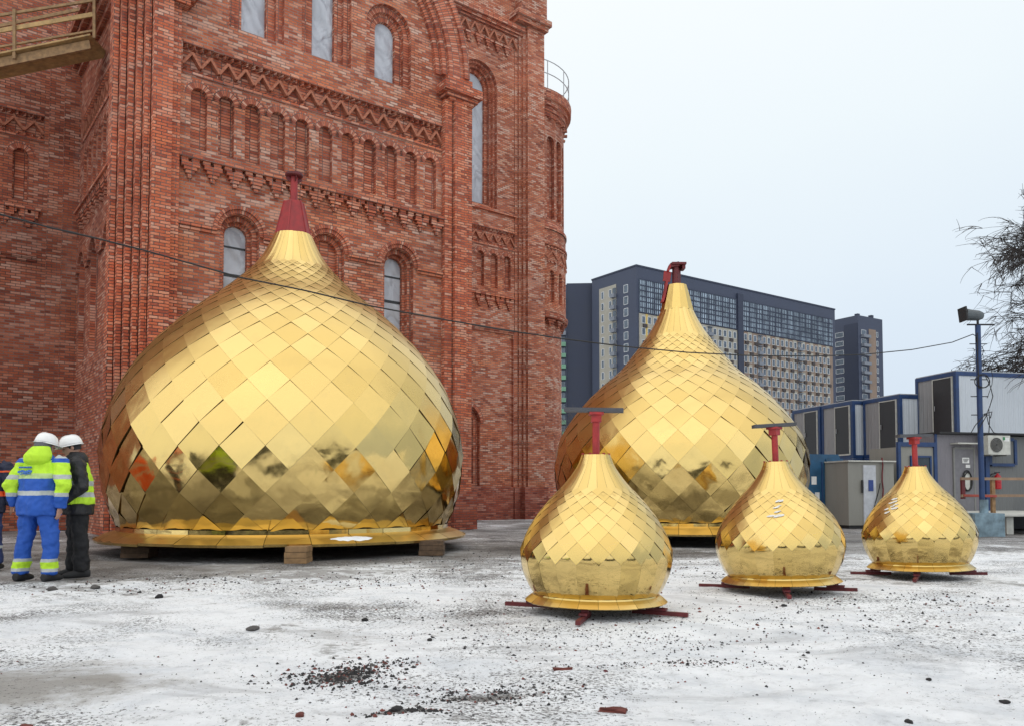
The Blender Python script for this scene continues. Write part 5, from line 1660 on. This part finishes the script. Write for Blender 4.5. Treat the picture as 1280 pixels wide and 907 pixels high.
def hood_extra(o, V, L, hp, R):
    mb = MB()
    c = L * 1.1
    mb.loft([(c + Vector((0, 0.10, 1.40)), (0.12, 0, 0), (0, 0.05, 0)), (c + Vector((0, 0.12, 1.46)), (0.165, 0, 0), (0, 0.10, 0)), (c + Vector((0, 0.10, 1.53)), (0.17, 0, 0), (0, 0.13, 0)), (c + Vector((0, 0.07, 1.60)), (0.13, 0, 0), (0, 0.11, 0)), (c + Vector((0, 0.04, 1.65)), (0.10, 0, 0), (0, 0.085, 0))], 22)
    h = mb.build('hood', M['hood_lime'], o); remesh(h, 0.014, 4)
    mb = MB(); mb.loft([(c + Vector((0, 0.02, 1.60)), (0.095, 0, 0), (0, 0.10, 0)), (c + Vector((0, 0.02, 1.66)), (0.094, 0, 0), (0, 0.105, 0)), (c + Vector((0, 0.01, 1.70)), (0.085, 0, 0), (0, 0.10, 0))], 18); mb.build('scarf', M['strap_grey'], o)
    # faded print across the back
    mb = MB()
    bx = lambda x, z, w, hh: mb.obox((x, 0.182 - 0.28 * x * x - 0.10 * max(0, z - 1.36) - lean_at(z), z), Vector((1, -0.5 * x, 0)).normalized(), Vector((0.5 * x, 1, 0)).normalized(), UPV, w, 0.006, hh)
    lean_at = lambda z: -L.y * min(1, max(0, (z - 0.8) / 0.55))
    for k in range(9): bx(0.02 + k * 0.020, 1.385, 0.0065, 0.010)
    mb.build('back_lettering', M['logo_blue'], o)
    mb = MB()
    for k in range(8): bx(0.02 + k * 0.0235, 1.335 + 0.006 * sin(k * 1.6), 0.012, 0.014)
    for k in range(6): bx(0.03 + k * 0.025, 1.308 + 0.004 * sin(k * 2.2), 0.011, 0.006)
    mb.build('back_emblem', M['logo_blue'], o)


def vest_extra(o, V, L, hp, R):
    mb = MB()
    mb.loft([(L * 0.2 + Vector((0, 0, 0.93)), (0.285, 0, 0), (0, 0.205, 0)), (L * 0.4 + Vector((0, 0, 1.12)), (0.275, 0, 0), (0, 0.197, 0)), (L * 0.8 + Vector((0, 0, 1.32)), (0.272, 0, 0), (0, 0.192, 0)), (L + Vector((0, 0, 1.44)), (0.21, 0, 0), (0, 0.16, 0)), (L + Vector((0, 0, 1.50)), (0.14, 0, 0), (0, 0.125, 0))], 24)
    v = mb.build('hi_vis_vest', M['vest_lime'], o); remesh(v, 0.014, 4, 0.045)
    mb = MB(); c = L * 1.1
    mb.loft([(c + Vector((0, 0.05, 1.46)), (0.15, 0, 0), (0, 0.12, 0)), (c + Vector((0, 0.04, 1.54)), (0.14, 0, 0), (0, 0.12, 0)), (c + Vector((0, 0.02, 1.60)), (0.10, 0, 0), (0, 0.095, 0))], 20)
    h = mb.build('hood', M['jk_black'], o); remesh(h, 0.014, 3)


g1 = gpt(46, 726)
person((g1.x, g1.y, 0), pi - 0.12, 'person in blue and lime banded workwear and white helmet, seen from behind', 'jk_blue', 'sl_blue', 'tr_blue', 'helmet_white',
       head_yaw=-0.45, lean=0.06, pose=dict(wl=(-0.30, 0.03, 0.90), el=(-0.36, 0.06, 1.16), wr=(0.33, -0.03, 0.92), er=(0.35, 0.04, 1.17), kl=(-0.17, 0.0, 0.5), al=(-0.17, 0.02, 0.09), kr=(0.17, 0.0, 0.5), ar=(0.22, 0.0, 0.09)), extra=hood_extra, head_down=0.2, bulk=1.03, group='workers on the site')
g2 = gpt(89, 722)
person((g2.x, g2.y + 0.12, 0), -0.95, 'person in black parka with lime vest and white helmet, beside the big dome', 'jk_black', 'jk_black', 'tr_black', 'helmet_white',
       head_yaw=-0.25, lean=0.05, pose=dict(wl=(-0.24, -0.22, 0.98), el=(-0.32, 0.0, 1.15), wr=(0.24, -0.22, 0.98), er=(0.32, 0.0, 1.15), al=(-0.13, -0.02, 0.09), ar=(0.13, 0.04, 0.09)), extra=vest_extra, head_down=0.25, group='workers on the site')
g3 = gpt(-20, 712)
person((g3.x - 0.02, g3.y, 0), pi + 0.25, 'person in navy jacket with orange stripes, cut by the left edge', 'jk_navy', 'jk_navy', 'tr_navy', 'helmet_orange', lean=0.06, head_down=0.2, group='workers on the site')
# workers further left, seen only mirrored in the gilding
p4 = person((-9.6, 11.2, 0), 1.2, 'person in orange jacket beyond the left edge, mirrored in the big dome', 'jk_orange', 'jk_orange', 'tr_navy', 'helmet_orange', group='workers mirrored in the domes')
p5 = person((-9.0, 5.6, 0), 2.2, 'person in lime jacket beyond the left edge, mirrored in the big dome', 'jk_lime', 'jk_lime', 'tr_black', 'helmet_white', group='workers mirrored in the domes')
c = copy_tree(p4); c.location = (-8.9, 12.3, 0); c.rotation_euler.z = 0.7; c['label'] = 'second person in orange further back, mirrored in the big dome'
c = copy_tree(p5); c.location = (-6.2, 1.2, 0); c.rotation_euler.z = 2.6; c['label'] = 'person in lime standing nearer the camera, mirrored in the nearest small dome'
# ------------------------------------------------------------------ ground
GP1, GP2, GP3 = gpt(426, 843), gpt(600, 866), gpt(505, 893)


def ground_mat():
    t = NT('trodden_snow'); ob = t.coord('Object')
    big = t.noise(ob, 0.30, 6, 0.62, 0.6)
    mid = t.noise(t.mapping(ob, (1, 1.5, 1), (7, 3, 0)), 1.1, 10, 0.7, 0.5)
    fine = t.noise(t.mapping(ob, (1, 1, 1), (2, 9, 0)), 7, 8, 0.75, 0.3)
    grit = t.noise(t.mapping(ob, (1, 1, 1), (5, 1, 0)), 38, 5, 0.75)
    snow = t.mix(t.ramp(mid, [(0.30, 0.0), (0.54, 1.0)]), (0.66, 0.69, 0.73), (0.89, 0.905, 0.925))
    snow = t.mix(1.0, snow, t.ramp(fine, [(0.30, 0.70), (0.46, 1.0), (0.8, 1.03)]), 'MULTIPLY')
    # thin grey ice
    ice = t.ramp(t.noise(t.mapping(ob, (0.7, 1.4, 1), (11, 4, 0)), 0.9, 8, 0.68, 0.8), [(0.54, 0.0), (0.66, 0.5)])
    snow = t.mix(ice, snow, (0.34, 0.355, 0.38))
    # trodden mud showing through; more of it near the church and the domes
    sx = t.n('ShaderNodeSeparateXYZ'); t.l(ob, sx.inputs[0])
    dist = t.math('SUBTRACT', sx.outputs[1], t.math('MULTIPLY', sx.outputs[0], 0.40))
    near = t.ramp(t.math('DIVIDE', dist, 30.0), [(0.32, 0.0), (0.43, 0.11), (0.52, 0.17), (0.80, 0.11)])
    m0 = t.math('ADD', t.math('MULTIPLY', big, 0.42), t.math('ADD', t.math('MULTIPLY', mid, 0.36), t.math('MULTIPLY', fine, 0.34)))
    m1 = t.math('ADD', m0, near)
    mud = t.ramp(m1, [(0.615, 0.0), (0.655, 0.65), (0.76, 0.95)])
    col = t.mix(mud, snow, t.mix(fine, (0.06, 0.055, 0.052), (0.23, 0.21, 0.195)))
    # worn brownish patch in the bottom left foreground
    dx = t.math('ADD', sx.outputs[0], 2.9); dy = t.math('SUBTRACT', sx.outputs[1], 4.55)
    rr = t.math('ADD', t.math('MULTIPLY', t.math('MULTIPLY', dx, dx), 0.9), t.math('MULTIPLY', t.math('MULTIPLY', dy, dy), 1.6))
    pm = t.math('SUBTRACT', t.math('ADD', t.math('MULTIPLY', mid, 0.9), t.math('MULTIPLY', fine, 0.5)), t.math('MULTIPLY', rr, 0.28))
    col = t.mix(t.ramp(pm, [(0.44, 0.0), (0.66, 0.85)]), col, t.mix(fine, (0.15, 0.135, 0.115), (0.38, 0.36, 0.33)))
    for cx_, cy_, ax_, ay_ in ((GP1.x, GP1.y, 8.0, 11.0), (GP2.x, GP2.y, 5.0, 22.0), (GP3.x, GP3.y, 12.0, 60.0)):
        ex = t.math('SUBTRACT', sx.outputs[0], cx_); ey = t.math('SUBTRACT', sx.outputs[1], cy_)
        q = t.math('ADD', t.math('MULTIPLY', t.math('MULTIPLY', ex, ex), ax_), t.math('MULTIPLY', t.math('MULTIPLY', ey, ey), ay_))
        qm = t.math('SUBTRACT', t.math('ADD', t.math('MULTIPLY', fine, 0.8), t.math('MULTIPLY', grit, 0.6)), q)
        col = t.mix(t.ramp(qm, [(0.40, 0.0), (0.62, 0.85)]), col, t.mix(grit, (0.03, 0.027, 0.024), (0.14, 0.12, 0.10)))
    # grit trodden into the snow as dark specks
    gm = t.math('ADD', grit, t.math('MULTIPLY', t.math('SUBTRACT', t.noise(t.mapping(ob, (1, 1, 1), (1, 21, 0)), 0.55, 6, 0.65), 0.5), 0.7))
    sp = t.ramp(t.math('ADD', gm, t.math('ADD', t.math('MULTIPLY', near, 0.4), t.ramp(t.math('DIVIDE', dist, 30.0), [(0.12, 0.0), (0.22, 0.035), (0.5, 0.03)]))), [(0.595, 0.0), (0.645, 0.9)])
    col = t.mix(sp, col, (0.05, 0.046, 0.045))
    h = t.math('ADD', t.math('MULTIPLY', mid, 0.5), t.math('ADD', t.math('MULTIPLY', fine, 0.32), t.math('MULTIPLY', grit, 0.08)))
    vo = t.n('ShaderNodeTexVoronoi'); vo.feature = 'SMOOTH_F1'; vo.inputs['Scale'].default_value = 3.4; vo.inputs['Randomness'].default_value = 1.0
    t.l(t.mix(0.12, ob, t.noise(ob, 2.0, 4, 0.6, out=1)), vo.inputs['Vector'])
    h = t.math('ADD', h, t.math('MULTIPLY', t.ramp(vo.outputs['Distance'], [(0.05, 0.0), (0.4, 1.0)]), 0.16))
    t.bump(h, 1.0, 0.12)
    rough = t.ramp(ice, [(0.0, 0.75), (0.6, 0.40)])
    return t.set(Base_Color=col, Roughness=rough)


M['ground'] = ground_mat()


def hgt(x, y):
    v = Vector((x, y, 0))
    d = sqrt(x * x + y * y)
    k = max(0.0, 1 - d / 60)
    return k * (0.035 * noise.noise(v * 0.45) + 0.030 * noise.noise(v * 1.3 + Vector((5, 0, 0))) + 0.018 * noise.noise(v * 3.1 + Vector((0, 7, 0))) + 0.010 * abs(noise.noise(v * 5.3 + Vector((0, 0, 4))))) - 0.012


def lines(a, b, near0, near1, step, grow=1.25):
    L = []; x = near0
    while x <= near1: L.append(x); x += step
    s = step; x = L[-1]
    while x < b: s *= grow; x += s; L.append(x)
    s = step; x = L[0]; P = []
    while x > a: s *= grow; x -= s; P.append(x)
    return P[::-1] + L


xs = lines(-600, 700, -9, 11, 0.075); ys = lines(-300, 900, 2.2, 14, 0.065, 1.2)
me = bpy.data.meshes.new('ground'); nx, ny = len(xs), len(ys)
V_ = [(x, y, hgt(x, y)) for y in ys for x in xs]
F_ = [(j * nx + i, j * nx + i + 1, (j + 1) * nx + i + 1, (j + 1) * nx + i) for j in range(ny - 1) for i in range(nx - 1)]
me.from_pydata(V_, [], F_); me.polygons.foreach_set('use_smooth', [True] * len(F_)); me.materials.append(M['ground'])
gr = bpy.data.objects.new('ground', me); COL.objects.link(gr); gr['kind'] = 'structure'

# ------------------------------------------------------------------ gravel and rubble
M['coal'] = simple('dark_gravel', (0.022, 0.020, 0.021), 0.8, 0, 0.5, 3)
M['coal2'] = simple('grey_gravel', (0.085, 0.078, 0.075), 0.85, 0, 0.4, 3)
M['rust_chip'] = simple('brick_chip', (0.16, 0.045, 0.035), 0.9, 0, 0.4, 9)
rg = random.Random(31)


def pebble(mb, x, y, r, mi):
    z = hgt(x, y) + r * 0.25
    o = [Vector((1, 0, 0)), Vector((0, 1, 0)), Vector((-1, 0, 0)), Vector((0, -1, 0)), Vector((0, 0, 0.8)), Vector((0, 0, -0.8))]
    ang = rg.uniform(0, 6.28); c, s = cos(ang), sin(ang)
    el = rg.uniform(0.6, 1.5)
    P = []
    for v in o:
        f = rg.uniform(0.65, 1.25) * r
        a, b = v.x * el, v.y
        P.append(Vector((x + (a * c - b * s) * f, y + (a * s + b * c) * f, z + v.z * f)))
    for q in ((0, 1, 4), (1, 2, 4), (2, 3, 4), (3, 0, 4), (1, 0, 5), (2, 1, 5), (3, 2, 5), (0, 3, 5)):
        mb.face([P[k] for k in q], uv=[(0, 0)] * 3, mi=mi)


mb = MB()
def cluster(px, py, wx, wy, n, r0, r1):
    """n pebbles about a pixel, spread in metres across (wx) and away (wy)"""
    c = gpt(px, py)
    for _ in range(n):
        x, y = c.x + rg.gauss(0, wx), c.y + rg.gauss(0, wy)
        pebble(mb, x, y, rg.uniform(r0, r1) * rg.choice((0.3, 0.4, 0.5, 0.65, 0.9, 1.2)), rg.choice((0, 0, 0, 0, 1, 2)))


cluster(428, 842, 0.16, 0.17, 900, 0.006, 0.014); cluster(480, 826, 0.14, 0.10, 160, 0.006, 0.013); cluster(428, 842, 0.24, 0.22, 160, 0.005, 0.012)
cluster(610, 868, 0.24, 0.12, 330, 0.005, 0.012); cluster(560, 858, 0.20, 0.07, 120, 0.005, 0.012); cluster(505, 893, 0.13, 0.05, 170, 0.006, 0.015); cluster(640, 858, 0.25, 0.12, 120, 0.004, 0.010)
cluster(870, 829, 0.35, 0.06, 330, 0.004, 0.010); cluster(760, 800, 0.8, 0.3, 420, 0.004, 0.010); cluster(640, 790, 0.5, 0.4, 300, 0.004, 0.010)
cluster(1170, 748, 0.5, 0.35, 300, 0.007, 0.015); cluster(930, 770, 0.9, 0.7, 400, 0.005, 0.013); cluster(840, 790, 0.9, 0.6, 420, 0.005, 0.012)
cluster(560, 760, 0.6, 0.7, 240, 0.005, 0.013); cluster(300, 725, 1.6, 0.5, 420, 0.007, 0.016); cluster(480, 722, 0.9, 0.8, 400, 0.006, 0.015); cluster(150, 735, 0.6, 0.25, 200, 0.006, 0.015)
cluster(1010, 760, 1.2, 0.9, 320, 0.005, 0.013); cluster(1230, 770, 0.6, 1.0, 130, 0.006, 0.014); cluster(620, 700, 1.2, 1.2, 400, 0.008, 0.018); cluster(860, 715, 0.9, 1.4, 300, 0.008, 0.018)
cluster(640, 840, 1.6, 0.7, 420, 0.003, 0.008); cluster(980, 860, 1.2, 0.5, 160, 0.003, 0.008); cluster(200, 830, 1.2, 0.7, 150, 0.003, 0.009)
tag(mb.build('gravel', [M['coal'], M['coal2'], M['rust_chip']]), 'dark gravel and grit scattered over the trodden snow', 'gravel', kind='stuff')


def stone(px, py, r, label, mat, flat=0.7, el=1.2, name='stone', cat='stone', group='loose stones on the snow'):
    p = gpt(px, py)
    bm = bmesh.new(); bmesh.ops.create_icosphere(bm, subdivisions=2, radius=r)
    sd = Vector((px, py, 0))
    for v in bm.verts:
        k = 1 + 0.35 * noise.noise(v.co / r * 1.1 + sd)
        v.co = Vector((v.co.x * k * el, v.co.y * k, v.co.z * k * flat))
    me = bpy.data.meshes.new(name); bm.to_mesh(me); bm.free(); me.materials.append(mat)
    o = bpy.data.objects.new(name, me); COL.objects.link(o); o.location = (p.x, p.y, hgt(p.x, p.y) + r * flat * 0.45)
    o.rotation_euler.z = px
    tag(o, label, cat, group)


stone(316, 785, 0.055, 'flat grey stone on open snow in front of the largest dome', M['coal2'], 0.35, 1.5)
stone(537, 801, 0.017, 'small black stone alone on the snow above the gravel patches', M['coal'], 0.9, 1.1)
stone(456, 773, 0.024, 'dark stone on the snow under the right end of the largest dome', M['coal'], 0.8, 1.2)
stone(199, 745, 0.038, 'dark stone on the snow between the workers and the largest dome', M['coal'], 0.8, 1.1)
stone(66, 737, 0.045, 'grey stone at the feet of the worker in blue', M['coal2'], 0.7, 1.2)
stone(119, 734, 0.045, 'grey stone by the boots of the worker in the black parka', M['coal2'], 0.7, 1.4)
stone(496, 892, 0.024, 'rounded black stone in the lowest gravel patch, bottom centre', M['coal'], 0.8, 1.2)
stone(32, 904, 0.03, 'brown stone in the bottom left corner', M['rust_chip'], 0.7, 1.0)
stone(375, 893, 0.022, 'small brown stone left of the lowest gravel patch', M['rust_chip'], 0.7, 1.1)
stone(980, 756, 0.024, 'black stone on the snow before the middle small dome', M['coal'], 0.7, 1.2)
stone(1136, 898, 0.017, 'black stone near the bottom edge right of centre', M['coal'], 0.7, 1.2)
stone(1256, 874, 0.018, 'black stone near the right edge of the snow', M['coal'], 0.7, 1.5)
stone(1010, 813, 0.014, 'small black stone in the open snow below the middle small dome', M['coal'], 0.7, 1.2)
stone(1161, 848, 0.015, 'small dark stone on the bright snow at lower right', M['coal'], 0.7, 1.0)
p = gpt(768, 888)
for (px, py, L, W, Hh, rz, lab, mm) in ((766, 889, 0.13, 0.03, 0.022, -0.35, 'broken dark red brick shard lying on the snow, bottom right of centre', 'rust_chip'), (703, 837, 0.11, 0.022, 0.014, 0.15, 'thin reddish brick shard half sunk in the snow between the gravel patches', 'rust_chip'), (757, 838, 0.022, 0.016, 0.012, 0.5, 'small red brick chip beside the thin shard', 'red_dark')):
    p = gpt(px, py)
    bm = bmesh.new(); bmesh.ops.create_cube(bm, size=1)
    bmesh.ops.subdivide_edges(bm, edges=bm.edges[:], cuts=3, use_grid_fill=True)
    for v in bm.verts:
        k = noise.noise(Vector((v.co.x * 3 + px, v.co.y * 3, v.co.z * 3)))
        v.co = Vector((v.co.x * L * (1 + 0.3 * k), v.co.y * W * (1 + 0.8 * k), v.co.z * Hh * (1 + 0.8 * k)))
    me = bpy.data.meshes.new('brick_shard'); bm.to_mesh(me); bm.free(); me.materials.append(M[mm])
    o = bpy.data.objects.new('brick_shard', me); COL.objects.link(o); o.location = (p.x, p.y, hgt(p.x, p.y) + Hh * 0.35); o.rotation_euler.z = rz
    tag(o, lab, 'brick')

M['hoarding'] = simple('dark_hoarding', (0.045, 0.05, 0.05), 0.7)
# dark hoarding added unseen behind the viewer to darken the domes' mirrored horizon
hd_ = empty('added_hoarding', (2, -16, 0), 0, 'added dark hoarding behind the viewer, made to mirror as a dark line in the domes', 'stand-in fence')
mb = MB()
for k in range(26):
    mb.box(-39 + 3 * k + 0.02, -39 + 3 * k + 2.98, 0, 0.05, 0.1, 3.0)
mb.build('panel', M['hoarding'], hd_)
mb = MB()
for k in range(27): mb.box(-39.05 + 3 * k, -38.95 + 3 * k, -0.1, -0.003, 0, 3.1)
mb.build('post', M['blue'], hd_)
# ------------------------------------------------------------------ sky, sun, camera
w = bpy.data.worlds.new('World'); scene.world = w; w.use_nodes = True
nt = w.node_tree; nt.nodes.clear()
out = nt.nodes.new('ShaderNodeOutputWorld'); bg = nt.nodes.new('ShaderNodeBackground'); nt.links.new(bg.outputs[0], out.inputs[0])
SUN_EL, SUN_AZ = radians(52), radians(195)      # azimuth measured clockwise from +Y: behind and left of the viewer
sky = nt.nodes.new('ShaderNodeTexSky'); sky.sky_type = 'NISHITA'; sky.sun_disc = False
sky.sun_elevation = SUN_EL; sky.sun_rotation = SUN_AZ; sky.air_density = 1.0; sky.dust_density = 4.0
tc = nt.nodes.new('ShaderNodeTexCoord')
sep = nt.nodes.new('ShaderNodeSeparateXYZ'); nt.links.new(tc.outputs['Generated'], sep.inputs[0])
# cloud deck: paler and brighter upwards and to the left
ad = nt.nodes.new('ShaderNodeMath'); ad.operation = 'MULTIPLY_ADD'; nt.links.new(sep.outputs[0], ad.inputs[0]); ad.inputs[1].default_value = -0.16; nt.links.new(sep.outputs[2], ad.inputs[2])
nz = nt.nodes.new('ShaderNodeTexNoise'); nt.links.new(tc.outputs['Generated'], nz.inputs['Vector']); nz.inputs['Scale'].default_value = 2.2; nz.inputs['Detail'].default_value = 4
a2 = nt.nodes.new('ShaderNodeMath'); a2.operation = 'MULTIPLY_ADD'; nt.links.new(nz.outputs[0], a2.inputs[0]); a2.inputs[1].default_value = 0.14; nt.links.new(ad.outputs[0], a2.inputs[2])
cr = nt.nodes.new('ShaderNodeValToRGB'); nt.links.new(a2.outputs[0], cr.inputs[0])
st = [(0.0, (0.42, 0.485, 0.57)), (0.20, (0.485, 0.55, 0.615)), (0.42, (0.575, 0.625, 0.65)), (0.60, (0.63, 0.66, 0.675)), (1.0, (0.74, 0.76, 0.77))]
while len(cr.color_ramp.elements) < len(st): cr.color_ramp.elements.new(0.5)
for e, (p, c) in zip(cr.color_ramp.elements, st): e.position = p; e.color = (*c, 1)
sc_ = nt.nodes.new('ShaderNodeVectorMath'); sc_.operation = 'SCALE'; nt.links.new(cr.outputs[0], sc_.inputs[0]); sc_.inputs['Scale'].default_value = 16.0
mx = nt.nodes.new('ShaderNodeMix'); mx.data_type = 'RGBA'; mx.inputs[0].default_value = 0.93
nt.links.new(sky.outputs[0], mx.inputs[6]); nt.links.new(sc_.outputs[0], mx.inputs[7])
nt.links.new(mx.outputs[2], bg.inputs['Color']); bg.inputs['Strength'].default_value = 0.1
sl = bpy.data.lights.new('sun', 'SUN'); sl.energy = 1.1; sl.angle = radians(140); sl.color = (1.0, 0.95, 0.88)
so = bpy.data.objects.new('sun', sl); COL.objects.link(so)
dirv = Vector((sin(SUN_AZ) * cos(SUN_EL), cos(SUN_AZ) * cos(SUN_EL), sin(SUN_EL)))
so.rotation_euler = dirv.to_track_quat('Z', 'Y').to_euler()
cam = bpy.data.cameras.new('camera'); co = bpy.data.objects.new('camera', cam); COL.objects.link(co)
cam.sensor_width = 36; cam.lens = 36 * PXF / 1280; cam.shift_y = (PPY - 453.5) / 1280.0
cam.clip_start = 0.05; cam.clip_end = 3000
co.location = (0, 0, CAMH); co.rotation_euler = (pi / 2 + TH, 0, 0)
scene.camera = co
scene.view_settings.view_transform = 'Standard'; scene.view_settings.look = 'None'
scene.view_settings.exposure = 0.0; scene.view_settings.gamma = 1.0; scene.view_settings.use_curve_mapping = False
scene.cycles.max_bounces = 8; scene.cycles.glossy_bounces = 4; scene.cycles.diffuse_bounces = 3
